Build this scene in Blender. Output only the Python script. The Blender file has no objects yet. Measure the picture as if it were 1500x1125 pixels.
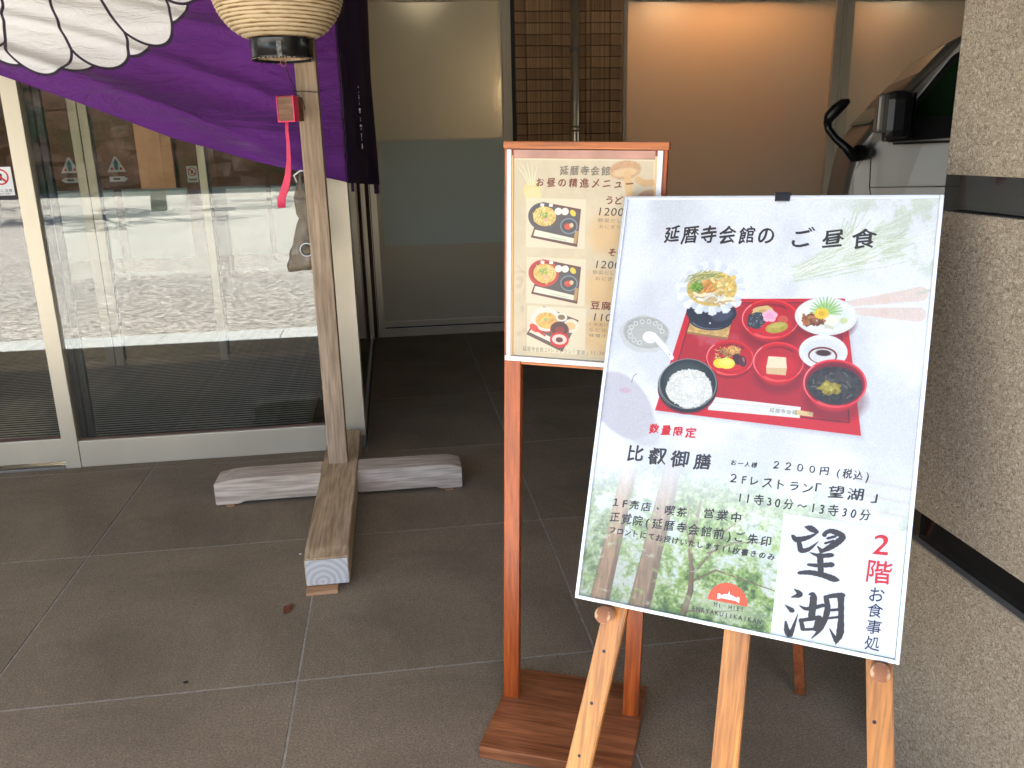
import bpy, bmesh, math, random
import numpy as np
from mathutils import Vector, Matrix, Euler

random.seed(7)
RNG = np.random.default_rng(11)
SC = bpy.context.scene
COL = SC.collection
R = math.radians
DIRS = (Vector((1, 0, 0)), Vector((0, 1, 0)), Vector((0, 0, 1)))

# ------------------------------------------------------------------ camera
yaw, pitch, roll = 0.13305, -0.27347, -0.023917
fw = Vector((math.sin(yaw) * math.cos(pitch), math.cos(yaw) * math.cos(pitch), math.sin(pitch)))
rt = Vector((math.cos(yaw), -math.sin(yaw), 0)); upv = rt.cross(fw)
rt2 = rt * math.cos(roll) + upv * math.sin(roll)
up2 = upv * math.cos(roll) - rt * math.sin(roll)
cam = bpy.data.cameras.new('camera')
cam.sensor_width = 36; cam.lens = 1241.95 / 1500 * 36
cam.clip_start = 0.05; cam.clip_end = 400
camo = bpy.data.objects.new('camera', cam); COL.objects.link(camo)
M = Matrix((rt2, up2, -fw)).transposed().to_4x4(); M.translation = Vector((0, 0, 1.5))
camo.matrix_world = M
SC.camera = camo

# ------------------------------------------------------------------ light
SUN_EL, SUN_AZ = R(60), R(166)      # azimuth measured clockwise from +Y
world = bpy.data.worlds.new('World'); SC.world = world; world.use_nodes = True
wn = world.node_tree.nodes; wl = world.node_tree.links
bg = wn['Background']
sky = wn.new('ShaderNodeTexSky'); sky.sky_type = 'NISHITA'; sky.sun_disc = False
sky.sun_elevation = SUN_EL; sky.sun_rotation = SUN_AZ
sky.air_density = 1.0; sky.dust_density = 1.5
wl.new(sky.outputs[0], bg.inputs[0]); bg.inputs[1].default_value = 0.065
sun = bpy.data.lights.new('sun', 'SUN'); sun.energy = 5.0; sun.angle = R(0.5); sun.color = (1, .92, .81)
suno = bpy.data.objects.new('sun', sun); COL.objects.link(suno)
sd = Vector((math.sin(SUN_AZ) * math.cos(SUN_EL), math.cos(SUN_AZ) * math.cos(SUN_EL), math.sin(SUN_EL)))
suno.rotation_euler = sd.to_track_quat('Z', 'Y').to_euler(); suno.location = sd * 60
SC.view_settings.view_transform = 'Standard'; SC.view_settings.look = 'None'
SC.view_settings.gamma = 1; SC.view_settings.use_curve_mapping = False
SC.view_settings.exposure = 3.65
SC.render.engine = 'CYCLES'
SC.cycles.use_denoising = True
SC.cycles.max_bounces = 10; SC.cycles.diffuse_bounces = 5; SC.cycles.glossy_bounces = 5
SC.cycles.transparent_max_bounces = 16
SC.cycles.sample_clamp_indirect = 6
SC.cycles.caustics_reflective = False; SC.cycles.caustics_refractive = False

# ------------------------------------------------------------------ object helpers
def link(name, me, mat=None, parent=None, smooth=False):
    o = bpy.data.objects.new(name, me); COL.objects.link(o)
    if mat is not None:
        me.materials.clear() if hasattr(me.materials, 'clear') else None
        me.materials.append(mat)
    if smooth:
        for p in me.polygons: p.use_smooth = True
    if parent is not None: o.parent = parent
    return o

def bobj(name, bm, mat=None, parent=None, smooth=False):
    me = bpy.data.meshes.new(name); bm.normal_update(); bm.to_mesh(me); bm.free()
    return link(name, me, mat, parent, smooth)

def tag(o, label=None, cat=None, group=None, kind=None):
    if label: o['label'] = label
    if cat: o['category'] = cat
    if group: o['group'] = group
    if kind: o['kind'] = kind
    return o

def empty(name, loc=(0, 0, 0), label=None, cat=None, group=None, kind=None, rot=None, mw=None):
    o = bpy.data.objects.new(name, None); COL.objects.link(o)
    o.empty_display_size = .1
    if mw is not None: o.matrix_world = mw
    else:
        o.location = loc
        if rot: o.rotation_euler = rot
    return tag(o, label, cat, group, kind)

def add_box(bm, x0, x1, y0, y1, z0, z1, bev=0.0, mtx=None):
    r = bmesh.ops.create_cube(bm, size=1)
    vs = r['verts']
    for v in vs:
        v.co = Vector((x0 + (v.co.x + .5) * (x1 - x0), y0 + (v.co.y + .5) * (y1 - y0), z0 + (v.co.z + .5) * (z1 - z0)))
    if bev > 0:
        es = list({e for v in vs for e in v.link_edges})
        rb = bmesh.ops.bevel(bm, geom=es, offset=bev, segments=2, affect='EDGES', profile=.6)
        vs = list({v for f in rb['faces'] for v in f.verts} | {v for v in vs if v.is_valid})
    if mtx is not None:
        bmesh.ops.transform(bm, matrix=mtx, verts=[v for v in vs if v.is_valid])
    return vs

def box(name, x0, x1, y0, y1, z0, z1, mat, parent=None, bev=0.0):
    bm = bmesh.new(); add_box(bm, x0, x1, y0, y1, z0, z1, bev)
    return bobj(name, bm, mat, parent)

def prism(name, pts, axis, a0, a1, mat, parent=None, bev=0.0):
    """extrude a 2-D outline along an axis. axis 'y': pts=(x,z); 'x': pts=(y,z); 'z': pts=(x,y)"""
    bm = bmesh.new()
    def mk(p, a):
        return {'y': (p[0], a, p[1]), 'x': (a, p[0], p[1]), 'z': (p[0], p[1], a)}[axis]
    A = [bm.verts.new(mk(p, a0)) for p in pts]; B = [bm.verts.new(mk(p, a1)) for p in pts]
    n = len(pts)
    bm.faces.new(A); bm.faces.new(B[::-1])
    for i in range(n): bm.faces.new((A[i], B[i], B[(i + 1) % n], A[(i + 1) % n]))
    bmesh.ops.recalc_face_normals(bm, faces=bm.faces)
    if bev: bmesh.ops.bevel(bm, geom=list(bm.edges), offset=bev, segments=2, affect='EDGES')
    return bobj(name, bm, mat, parent)

def tube_bm(pts, rad, seg=10, cap=True, bm=None):
    bm = bm or bmesh.new()
    pts = [Vector(p) for p in pts]; n = len(pts)
    rads = rad if isinstance(rad, (list, tuple)) else [rad] * n
    t0 = (pts[1] - pts[0]).normalized()
    ref = Vector((0, 0, 1)) if abs(t0.z) < .9 else Vector((1, 0, 0))
    u = t0.cross(ref).normalized(); rings = []
    for i, p in enumerate(pts):
        t = (pts[min(i + 1, n - 1)] - pts[max(i - 1, 0)]).normalized()
        u = (u - t * u.dot(t)).normalized(); v = t.cross(u)
        rings.append([bm.verts.new(p + (u * math.cos(2 * math.pi * k / seg) + v * math.sin(2 * math.pi * k / seg)) * rads[i]) for k in range(seg)])
    for a, b in zip(rings, rings[1:]):
        for k in range(seg):
            f = bm.faces.new((a[k], a[(k + 1) % seg], b[(k + 1) % seg], b[k])); f.smooth = True
    if cap:
        bm.faces.new(rings[0][::-1]); bm.faces.new(rings[-1])
    return bm

def lathe_bm(prof, seg=48, c=(0, 0, 0), cap0=False, cap1=False, lobes=0):
    bm = bmesh.new(); rings = []
    for r, z in prof:
        rings.append([bm.verts.new((c[0] + r * math.cos(2 * math.pi * k / seg), c[1] + r * math.sin(2 * math.pi * k / seg), c[2] + z)) for k in range(seg)])
    for a, b in zip(rings, rings[1:]):
        for k in range(seg):
            f = bm.faces.new((a[k], a[(k + 1) % seg], b[(k + 1) % seg], b[k])); f.smooth = True
    if cap0: bm.faces.new(rings[0][::-1])
    if cap1: bm.faces.new(rings[-1])
    return bm

# ------------------------------------------------------------------ material helpers
def rgb(r, g, b):
    f = lambda c: (c / 255 / 12.92) if c / 255 <= .04045 else ((c / 255 + .055) / 1.055) ** 2.4
    return (f(r), f(g), f(b), 1)

class N:
    def __init__(s, name):
        s.m = bpy.data.materials.new(name); s.m.use_nodes = True
        s.t = s.m.node_tree; s.n = s.t.nodes; s.l = s.t.links
        s.p = s.n['Principled BSDF']; s.out = s.n['Material Output']
    def add(s, typ, **kw):
        n = s.n.new(typ)
        for k, v in kw.items():
            if k == 'ins':
                for kk, vv in v.items(): n.inputs[kk].default_value = vv
            else: setattr(n, k, v)
        return n
    def co(s, scale=(1, 1, 1), kind='Object', rot=(0, 0, 0), loc=(0, 0, 0)):
        tc = s.add('ShaderNodeTexCoord'); mp = s.add('ShaderNodeMapping')
        mp.inputs['Scale'].default_value = scale; mp.inputs['Rotation'].default_value = rot; mp.inputs['Location'].default_value = loc
        s.l.new(tc.outputs[kind], mp.inputs[0]); return mp.outputs[0]
    def noise(s, vec, scale=5, detail=4, rough=.55, dist=0):
        n = s.add('ShaderNodeTexNoise', ins={'Scale': scale, 'Detail': detail, 'Roughness': rough, 'Distortion': dist})
        if vec is not None: s.l.new(vec, n.inputs['Vector'])
        return n.outputs['Fac']
    def ramp(s, fac, stops):
        n = s.add('ShaderNodeValToRGB'); cr = n.color_ramp
        while len(cr.elements) < len(stops): cr.elements.new(.5)
        for e, (p, c) in zip(cr.elements, stops): e.position = p; e.color = c if len(c) == 4 else (*c, 1)
        s.l.new(fac, n.inputs[0]); return n.outputs[0]
    def mix(s, fac, a, b, mode='MIX'):
        n = s.add('ShaderNodeMix', data_type='RGBA', blend_type=mode)
        for i, v in ((0, fac), (6, a), (7, b)):
            if hasattr(v, 'is_output'): s.l.new(v, n.inputs[i])
            else: n.inputs[i].default_value = v
        return n.outputs[2]
    def bump(s, h, strength=.3, dist=.002):
        n = s.add('ShaderNodeBump', ins={'Strength': strength, 'Distance': dist}); s.l.new(h, n.inputs['Height'])
        s.l.new(n.outputs[0], s.p.inputs['Normal']); return n
    def base(s, c):
        if hasattr(c, 'is_output'): s.l.new(c, s.p.inputs['Base Color'])
        else: s.p.inputs['Base Color'].default_value = c
        return s
    def set(s, **kw):
        for k, v in kw.items():
            k = k.replace('_', ' ')
            if hasattr(v, 'is_output'): s.l.new(v, s.p.inputs[k])
            else: s.p.inputs[k].default_value = v
        return s

def varied(name, c, rough=.5, var=.15, scale=8, bump=.1, metal=0, stretch=(1, 1, 1), spec=.5, bscale=None, bdist=.001, fine=None):
    n = N(name); v = n.co(stretch)
    f = n.noise(v, scale, 5)
    lo = tuple(x * (1 - var) for x in c[:3]) + (1,); hi = tuple(min(1, x * (1 + var)) for x in c[:3]) + (1,)
    n.base(n.ramp(f, [(.3, lo), (.7, hi)]))
    n.set(Roughness=rough, Metallic=metal); n.p.inputs['Specular IOR Level'].default_value = spec
    if bump: n.bump(n.noise(v, bscale or scale * 6, 3), bump, bdist)
    return n.m

def wood(name, c0, c1, axis='z', rough=.6, ring=18, coat=0, var_c=None, bump=.15, fine=120, objvar=False):
    n = N(name)
    st = {'z': (1, 1, .06), 'y': (1, .06, 1), 'x': (.06, 1, 1)}[axis]
    v = n.co(st)
    a = n.noise(v, ring, 6, .6, 1.2); b = n.noise(v, fine, 3, .5)
    c = n.ramp(a, [(.3, c0), (.5, tuple((p + q) / 2 for p, q in zip(c0, c1))), (.68, c1)])
    g = n.ramp(b, [(.36, (.60, .57, .54, 1)), (.6, (1.08, 1.08, 1.08, 1))])
    c2 = n.mix(.75, c, g, 'MULTIPLY')
    big = n.noise(n.co((1, 1, 1)), 3.0, 4, .6)
    c3 = n.mix(.8, c2, n.ramp(big, [(.3, (.75, .73, .72, 1)), (.7, (1.1, 1.1, 1.1, 1))]), 'MULTIPLY')
    n.base(c3); n.set(Roughness=rough)
    if coat: n.set(Coat_Weight=coat, Coat_Roughness=.25)
    n.bump(b, bump, .0008)
    return n.m

def glossy_glass(name, refl=1.0, rough=0.0, tint=(.93, .95, .92, 1), wob=.0):
    """thin window pane: clear transmission with a Fresnel mirror"""
    n = N(name); n.n.remove(n.p)
    tr = n.add('ShaderNodeBsdfTransparent'); tr.inputs[0].default_value = tint
    gl = n.add('ShaderNodeBsdfGlossy'); gl.inputs['Roughness'].default_value = rough; gl.inputs['Color'].default_value = (1, 1, 1, 1)
    fr = n.add('ShaderNodeFresnel'); fr.inputs['IOR'].default_value = 1.5
    mu = n.add('ShaderNodeMath', operation='MULTIPLY'); mu.use_clamp = True; mu.inputs[1].default_value = refl
    mx = n.add('ShaderNodeMixShader')
    n.l.new(fr.outputs[0], mu.inputs[0]); n.l.new(mu.outputs[0], mx.inputs[0])
    n.l.new(tr.outputs[0], mx.inputs[1]); n.l.new(gl.outputs[0], mx.inputs[2]); n.l.new(mx.outputs[0], n.out.inputs[0])
    if wob:
        b = n.add('ShaderNodeBump', ins={'Strength': wob, 'Distance': .01})
        n.l.new(n.noise(n.co((1, 1, 1)), 1.2, 2), b.inputs['Height'])
        n.l.new(b.outputs[0], gl.inputs['Normal']); n.l.new(b.outputs[0], fr.inputs['Normal'])
    return n.m

def emit(name, c, s):
    n = N(name); n.set(Base_Color=c, Emission_Color=c, Emission_Strength=s); return n.m

# ------------------------------------------------------------------ materials
def m_tile():
    n = N('porch_tile')
    inf = n.add('ShaderNodeObjectInfo')
    v = n.co((1, 1, 1), 'Object')
    big = n.noise(v, 2.2, 5, .6); fine = n.noise(v, 170, 4, .75); mid = n.noise(n.co((1, .35, 1)), 60, 4, .6)
    c = n.ramp(big, [(.25, (.225, .176, .118, 1)), (.75, (.290, .230, .158, 1))])
    c = n.mix(.8, c, n.ramp(fine, [(.34, (.52, .52, .52, 1)), (.5, (1, 1, 1, 1)), (.68, (1.6, 1.6, 1.6, 1))]), 'MULTIPLY')
    c = n.mix(.5, c, n.ramp(mid, [(.3, (.8, .8, .8, 1)), (.7, (1.1, 1.1, 1.1, 1))]), 'MULTIPLY')
    c = n.mix(.5, c, n.ramp(inf.outputs['Random'], [(0, (.88, .88, .88, 1)), (1, (1.1, 1.08, 1.05, 1))]), 'MULTIPLY')
    st_ = n.noise(v, 1.1, 6, .7, .6)
    c = n.mix(.7, c, n.ramp(st_, [(.36, (.74, .73, .72, 1)), (.5, (1, 1, 1, 1)), (.66, (1.18, 1.16, 1.12, 1))]), 'MULTIPLY')
    sp = n.add('ShaderNodeTexVoronoi', ins={'Scale': 9.0, 'Randomness': 1.0}); n.l.new(v, sp.inputs['Vector'])
    spot = n.ramp(sp.outputs['Distance'], [(.0, (1, 1, 1, 1)), (.018, (1, 1, 1, 1)), (.03, (0, 0, 0, 1))])
    n.base(n.mix(spot, c, (.3, .28, .25, 1)))
    n.set(Roughness=.78); n.p.inputs['Specular IOR Level'].default_value = .25
    n.bump(fine, .35, .0012); return n.m

def m_asphalt():
    n = N('asphalt'); v = n.co()
    f = n.noise(v, 20, 6, .85); g = n.noise(v, .35, 4, .6)
    c = n.ramp(f, [(.40, (.04, .04, .04, 1)), (.5, (.175, .175, .172, 1)), (.60, (.41, .41, .405, 1))])
    n.base(n.mix(.7, c, n.ramp(g, [(.3, (.8, .8, .8, 1)), (.7, (1.1, 1.1, 1.08, 1))]), 'MULTIPLY'))
    n.set(Roughness=.9); n.bump(f, .25, .003); return n.m

def m_stucco():
    n = N('hammered_render'); v = n.co((1, 1, 1))
    w = n.noise(n.co((1, 1, 1.25)), 155, 4, .62, 1.3)
    a = n.noise(v, 1.3, 3)
    c = n.ramp(w, [(.32, (.19, .135, .078, 1)), (.45, (.43, .33, .205, 1)), (.57, (.68, .56, .38, 1)), (.68, (.85, .74, .55, 1))])
    c = n.mix(.6, c, n.ramp(a, [(.3, (.85, .85, .85, 1)), (.7, (1.05, 1.05, 1.05, 1))]), 'MULTIPLY')
    c = n.mix(.30, c, (.20, .175, .14, 1)); c = n.mix(1.0, c, (.84, .83, .86, 1), 'MULTIPLY')
    n.base(c); n.set(Roughness=.85); n.bump(w, .85, .007); return n.m

def m_frost(name, c_diff, c_tr, mixf=.55, see=0.0):
    n = N(name); n.n.remove(n.p)
    d = n.add('ShaderNodeBsdfDiffuse'); d.inputs[0].default_value = c_diff
    t0_ = n.add('ShaderNodeBsdfTranslucent'); t0_.inputs[0].default_value = c_tr
    rf = n.add('ShaderNodeBsdfRefraction', ins={'Roughness': .8, 'IOR': 1.15}); rf.inputs[0].default_value = c_tr
    t = n.add('ShaderNodeMixShader'); t.inputs[0].default_value = see; n.l.new(t0_.outputs[0], t.inputs[1]); n.l.new(rf.outputs[0], t.inputs[2])
    g = n.add('ShaderNodeBsdfGlossy'); g.inputs['Roughness'].default_value = .33; g.inputs[0].default_value = (.9, .95, .9, 1)
    m1 = n.add('ShaderNodeMixShader'); m1.inputs[0].default_value = mixf
    m2 = n.add('ShaderNodeMixShader')
    fr = n.add('ShaderNodeFresnel'); fr.inputs[0].default_value = 1.45
    n.l.new(d.outputs[0], m1.inputs[1]); n.l.new(t.outputs[0], m1.inputs[2])
    n.l.new(fr.outputs[0], m2.inputs[0]); n.l.new(m1.outputs[0], m2.inputs[1]); n.l.new(g.outputs[0], m2.inputs[2])
    n.l.new(m2.outputs[0], n.out.inputs[0])
    vn = n.noise(n.co(), 40, 3)
    b = n.add('ShaderNodeBump', ins={'Strength': .04, 'Distance': .002}); n.l.new(vn, b.inputs['Height']); n.l.new(b.outputs[0], g.inputs['Normal'])
    return n.m

def m_print(name, img, rough=.35, coat=0.0):
    n = N(name); tx = n.add('ShaderNodeTexImage'); tx.image = img; tx.extension = 'EXTEND'
    tc = n.add('ShaderNodeTexCoord'); n.l.new(tc.outputs['UV'], tx.inputs[0])
    n.base(tx.outputs[0]); n.set(Roughness=rough)
    if coat: n.set(Coat_Weight=coat, Coat_Roughness=.08)
    return n

MT = {}
MT['tile'] = m_tile()
MT['grout'] = varied('grout', (.34, .31, .265), .9, .25, 30, .3)
MT['asphalt'] = m_asphalt()
MT['granite'] = varied('granite_kerb', (.27, .30, .32), .55, .12, 90, .2)
MT['stucco'] = m_stucco()
MT['alu'] = varied('champagne_aluminium', (.74, .65, .49), .36, .05, 3, .04, metal=.35, stretch=(1, 1, .1), bscale=200)
MT['alu_dull'] = varied('brushed_aluminium_foot', (.42, .40, .36), .3, .06, 4, .05, metal=.7, stretch=(6, 6, .3))
MT['dark'] = varied('dark_gasket', (.02, .02, .02), .5, .2, 20, 0)
MT['glass'] = glossy_glass('door_glass', 1.85, 0, wob=.006)
MT['inner_glass'] = glossy_glass('inner_glass', .8)
MT['side_glass'] = N('dark_side_glass').base((.012, .022, .014, 1)).set(Roughness=.03, IOR=1.6).m
MT['film'] = m_frost('white_film', (.60, .66, .69, 1), (.8, .86, .88, 1), .25)
MT['frost'] = m_frost('frosted_glass', (.70, .71, .60, 1), (.90, .87, .76, 1), .40, .5)
MT['brown_wall'] = varied('brown_interior_wall', (.11, .055, .032), .6, .3, 2.5, .1)
MT['salmon'] = varied('salmon_panel', (.55, .32, .2), .6, .12, 4, 0)
MT['int_floor'] = varied('interior_floor', (.035, .022, .016), .35, .2, 8, 0)
MT['mat'] = varied('mat_carpet', (.028, .022, .018), .95, .4, 120, .5, stretch=(.3, 1, 1))
MT['rail'] = varied('mat_rail', (.55, .47, .38), .45, .2, 30, .1, metal=.3)
MT['plaster'] = varied('tan_plaster', (.26, .22, .17), .8, .05, 3, .05)
MT['room'] = varied('dim_room_wall', (.36, .31, .24), .8, .1, 2, 0)
MT['black_band'] = N('black_glass_band').base((.006, .006, .006, 1)).set(Roughness=.06, IOR=1.4).m
MT['white_al'] = varied('silver_frame', (.74, .78, .84), .28, .03, 20, .03, metal=.55)
MT['white_pl'] = varied('white_plastic_edge', (.78, .76, .74), .4, .04, 20, .02)
MT['black_pl'] = varied('black_plastic', (.007, .007, .008), .35, .2, 20, .05)
MT['post_wood'] = wood('weathered_timber', (.38, .26, .165, 1), (.64, .48, .33, 1), 'z', .8, 14, bump=.4, fine=90)
MT['beam_x'] = wood('weathered_timber_pale', (.60, .485, .37, 1), (.86, .73, .59, 1), 'x', .85, 14, bump=.4, fine=90)
MT['beam_y'] = wood('weathered_timber_tan', (.48, .33, .18, 1), (.76, .57, .36, 1), 'y', .8, 14, bump=.4, fine=90)
MT['stand_wood'] = wood('varnished_red_brown', (.20, .045, .012, 1), (.46, .13, .035, 1), 'z', .35, 26, coat=.5, fine=150)
MT['stand_base'] = wood('varnished_dark_base', (.18, .055, .02, 1), (.42, .155, .06, 1), 'x', .4, 26, coat=.3, fine=150)
MT['pine'] = wood('orange_pine', (.52, .235, .06, 1), (.72, .39, .13, 1), 'z', .4, 30, coat=.4, fine=140, bump=.08)
MT['rear_leg'] = wood('dark_orange_pine', (.30, .08, .02, 1), (.45, .15, .045, 1), 'z', .45, 30, coat=.3)
MT['wedge'] = wood('wedge_wood', (.45, .22, .09, 1), (.6, .34, .17, 1), 'x', .7, 30)
def m_endgrain(name, c0, c1, sc=1.0, rot=(0, 0, 0), loc=(0, 0, 0)):
    n = N(name); v = n.co((sc, sc, sc), rot=rot, loc=loc)
    w = n.add('ShaderNodeTexWave', wave_type='RINGS', ins={'Scale': 5.0, 'Distortion': 2.0, 'Detail': 3.0, 'Detail Scale': 2.0}); w.rings_direction = 'Y'
    n.l.new(v, w.inputs['Vector']); n.base(n.ramp(w.outputs['Fac'], [(.2, c0), (.8, c1)])); n.set(Roughness=.75); return n.m
MT['end'] = m_endgrain('end_grain', (.54, .52, .48, 1), (.68, .66, .62, 1), 3, loc=(.96, 0, -.10))
MT['peg'] = m_endgrain('dowel_end', (.28, .11, .05, 1), (.62, .38, .22, 1), 12)
MT['pink'] = varied('pink_ribbon', (.85, .05, .13), .55, .1, 12, .05)
MT['box_wood'] = wood('small_block_wood', (.16, .07, .035, 1), (.30, .15, .08, 1), 'x', .6, 40)
MT['wire'] = varied('dark_wire', (.03, .02, .018), .5, .2, 20, 0)
MT['copper'] = varied('copper_ring', (.45, .15, .08), .35, .1, 20, 0, metal=.8)
MT['foil'] = varied('foil_tape', (.30, .30, .29), .3, .8, 90, 1, metal=.8, bdist=.004)
MT['brick_a'] = MT['brick_b'] = None
MT['pipe'] = varied('steel_pipe', (.68, .60, .45), .3, .05, 3, .02, metal=.75)
MT['van'] = varied('van_paint', (.17, .155, .137), .3, .03, 3, 0, metal=.35)
MT['van_glass'] = N('van_window').base((.012, .034, .014, 1)).set(Roughness=.02, IOR=1.6).m
MT['tyre'] = varied('tyre', (.02, .02, .02), .9, .2, 30, .2)
MT['leaf_d'] = varied('dead_leaf', (.18, .05, .02), .7, .3, 80, .2)
MT['trunk'] = varied('bark', (.10, .065, .045), .9, .3, 12, .6)
MT['foliage'] = varied('foliage', (.045, .085, .02), .6, .45, 3, 0)
MT['red'] = N('red_ink').base((.62, .01, .012, 1)).set(Roughness=.5).m
MT['ink'] = N('dark_ink').base((.03, .02, .017, 1)).set(Roughness=.45).m
MT['ink_brown'] = N('brown_ink').base((.16, .045, .025, 1)).set(Roughness=.6).m
MT['ink_soft'] = N('soft_ink').base((.17, .14, .10, 1)).set(Roughness=.6).m
MT['ink_navy'] = N('navy_ink').base((.02, .02, .05, 1)).set(Roughness=.5).m
MT['orange_ink'] = N('orange_ink').base((.68, .10, .035, 1)).set(Roughness=.5).m
MT['paper'] = varied('white_paper', (.74, .75, .80), .55, .015, 6, .02)
MT['white_ink'] = N('white_ink').base((.85, .85, .85, 1)).set(Roughness=.5).m
MT['teal_ink'] = N('teal_ink').base((.03, .22, .27, 1)).set(Roughness=.5).m

# ------------------------------------------------------------------ SETTING: ground
def stack(name, **k): return empty(name, kind='structure', **k)
gnd = box('asphalt_yard', -60, 60, -60, .98, -.16, -.02, MT['asphalt']); tag(gnd, kind='structure')
kb = empty('kerb', kind='structure')
kx = -12.0
while kx < 12:
    box('kerb_stone', kx + .003, kx + .997, .983, 1.425, -.15, .0, MT['granite'], kb, .004); kx += 1.0
porch = empty('porch_floor', kind='structure')
box('grout_bed', -12, 12, 1.43, 4.30, -.15, -.0025, MT['grout'], porch)
box('grout_bed', -.205, 12, 4.3, 7.2, -.15, -.0025, MT['grout'], porch)
TX0, TY0, TW, TD, J = -.3585, 2.2375, .8945, .9655, .0035
cache = {}
for i in range(-5, 9):
    for j in range(-1, 5):
        x0, x1 = TX0 + i * TW + J, TX0 + (i + 1) * TW - J
        y0, y1 = TY0 + j * TD + J, TY0 + (j + 1) * TD - J
        y0 = max(y0, 1.43)
        if y0 > 4.15:
            if j == 2 and x0 < -.21:
                xe = min(x1, -.21); bm = bmesh.new(); add_box(bm, x0, xe, y0, 4.29, -.02, 0, .001); bobj('tile', bm, MT['tile'], porch)
            if x1 < -.2: continue
            x0 = max(x0, -.2)
        y1 = min(y1, 7.1)
        if j == 1 and x0 < -.2: pass
        key = (round(x1 - x0, 3), round(y1 - y0, 3))
        if key not in cache:
            bm = bmesh.new(); add_box(bm, 0, x1 - x0, 0, y1 - y0, -.02, 0, .0015)
            me = bpy.data.meshes.new('tile'); bm.to_mesh(me); bm.free(); me.materials.append(MT['tile']); cache[key] = me
        o = bpy.data.objects.new('tile', cache[key]); COL.objects.link(o); o.parent = porch
        o.location = (x0, y0, 0); 
# interior floor
tag(box('lobby_floor', -12, -.21, 4.36, 12, -.15, -.004, MT['int_floor']), kind='structure')

# ------------------------------------------------------------------ SETTING: building
bld = empty('entrance_building', (0, 4.24, 0), 'champagne framed glass entrance doors with frosted side windows and a brick tiled strip', 'building')
def B(o): 
    o.parent = bld; o.matrix_parent_inverse = Matrix.Translation((0, -4.24, 0)); return o
B(box('canopy', -14, 14, -.29, 7.0, 3.0, 3.25, MT['plaster']))
B(box('upper_wall', -14, -.2, 4.22, 4.5, 2.45, 3.0, MT['plaster']))
B(box('upper_wall', -.2, 14, 6.95, 7.1, 2.62, 3.0, MT['plaster']))
B(box('roof_mass', -14, 14, 1.5, 14, 3.25, 6.5, MT['plaster']))
# sliding doors : fixed stile, rails, glass
def door_frame():
    # main stile (left one in view)
    for x0, x1 in ((-1.689, -1.616), (-3.3, -3.22)):
        B(box('stile', x0, x1, 4.24, 4.31, 0, 2.45, MT['alu'], None, .002))
    B(box('jamb', -.305, -.205, 4.235, 4.35, .075, 2.45, MT['alu'], None, .002))
    B(box('jamb_foot', -.303, -.207, 4.238, 4.35, 0, .075, MT['alu_dull'], None, .001))
    B(box('bottom_rail', -1.615, -.306, 4.244, 4.29, .001, .137, MT['alu'], None, .003))
    B(box('bottom_rail', -3.22, -1.69, 4.262, 4.30, .03, .15, MT['alu'], None, .003))
    B(box('floor_track', -3.22, -1.69, 4.235, 4.33, 0, .012, MT['alu_dull'], None, .001))
    B(box('glazing_bead', -1.615, -.306, 4.262, 4.272, .1371, .147, MT['brown_wall']))
    B(box('glazing_bead', -3.22, -1.69, 4.272, 4.282, .1501, .164, MT['brown_wall']))
    for x in (-1.6, -1.562):
        B(box('gasket', x - .014, x + .012, 4.30, 4.33, .1, 2.45, MT['dark']))
    B(box('gasket', -1.56, -1.553, 4.31, 4.325, .1, 2.45, MT['alu_dull']))
    B(box('door_pane', -1.615, -.306, 4.265, 4.267, .147, 2.45, MT['glass']))
    B(box('door_pane', -3.22, -1.69, 4.277, 4.279, .164, 2.45, MT['glass']))
    B(box('header', -3.4, -.2, 4.235, 4.36, 2.38, 2.449, MT['alu']))
door_frame()
# wall left of the doors
B(box('wall', -14, -3.3, 4.24, 4.5, 0, 2.45, MT['plaster']))
B(box('light_block_wall', 1.76, 14, .55, .85, 0, 3.0, MT['plaster']))  # unseen wall added to keep light out of the alcove and van bay
# dark reflective side glass, from the jamb back to the frosted windows
B(box('side_pane', -.232, -.222, 4.36, 6.90, .03, 2.95, MT['side_glass']))
B(box('side_rail', -.240, -.214, 4.36, 6.93, 0, .035, MT['alu_dull']))
B(box('side_backing', -.30, -.25, 4.36, 6.95, 0, 2.95, MT['dark']))
B(box('corner_strip', -.225, -.205, 6.90, 6.96, 0, 2.95, MT['alu']))
B(box('corner_strip', -.175, -.17, 6.93, 6.96, 0, 2.95, MT['alu']))
B(box('corner_gap', -.205, -.165, 6.955, 7.0, 0, 2.95, MT['brown_wall']))
# frosted windows
def frosted(x0, x1, ztop=2.57):
    B(box('frosted_pane', x0, x1, 6.985, 6.991, .12, ztop, MT['frost']))
    B(box('window_rail', x0, x1, 6.965, 7.01, .078, .122, MT['alu'], None, .002))
    B(box('window_sill', x0, x1, 6.95, 7.02, 0, .066, MT['alu'], None, .002))
    B(box('sill_gap', x0, x1, 6.975, 7.01, .066, .078, MT['dark']))
    B(box('window_head', x0, x1, 6.955, 7.02, ztop, 2.62, MT['alu'], None, .002))
def wstile(x0, x1): return B(box('window_stile', x0, x1, 6.95, 7.02, 0, 2.62, MT['alu'], None, .002))
wstile(-.165, -.115); frosted(-.115, .915)
wstile(.916, .985); B(box('brick_gap', .986, 1.02, 6.99, 7.02, 0, 2.95, MT['dark']))
wstile(1.885, 1.912); frosted(1.912, 3.64)
wstile(3.641, 3.70); wstile(3.707, 3.725); wstile(3.732, 3.80); B(box('stile_gap', 3.70, 3.732, 6.97, 7.01, 0, 2.62, MT['dark']))
frosted(3.80, 6.6); wstile(6.6, 6.7)
B(box('wall', 6.7, 14, 6.95, 7.1, 0, 2.62, MT['plaster']))
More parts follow.
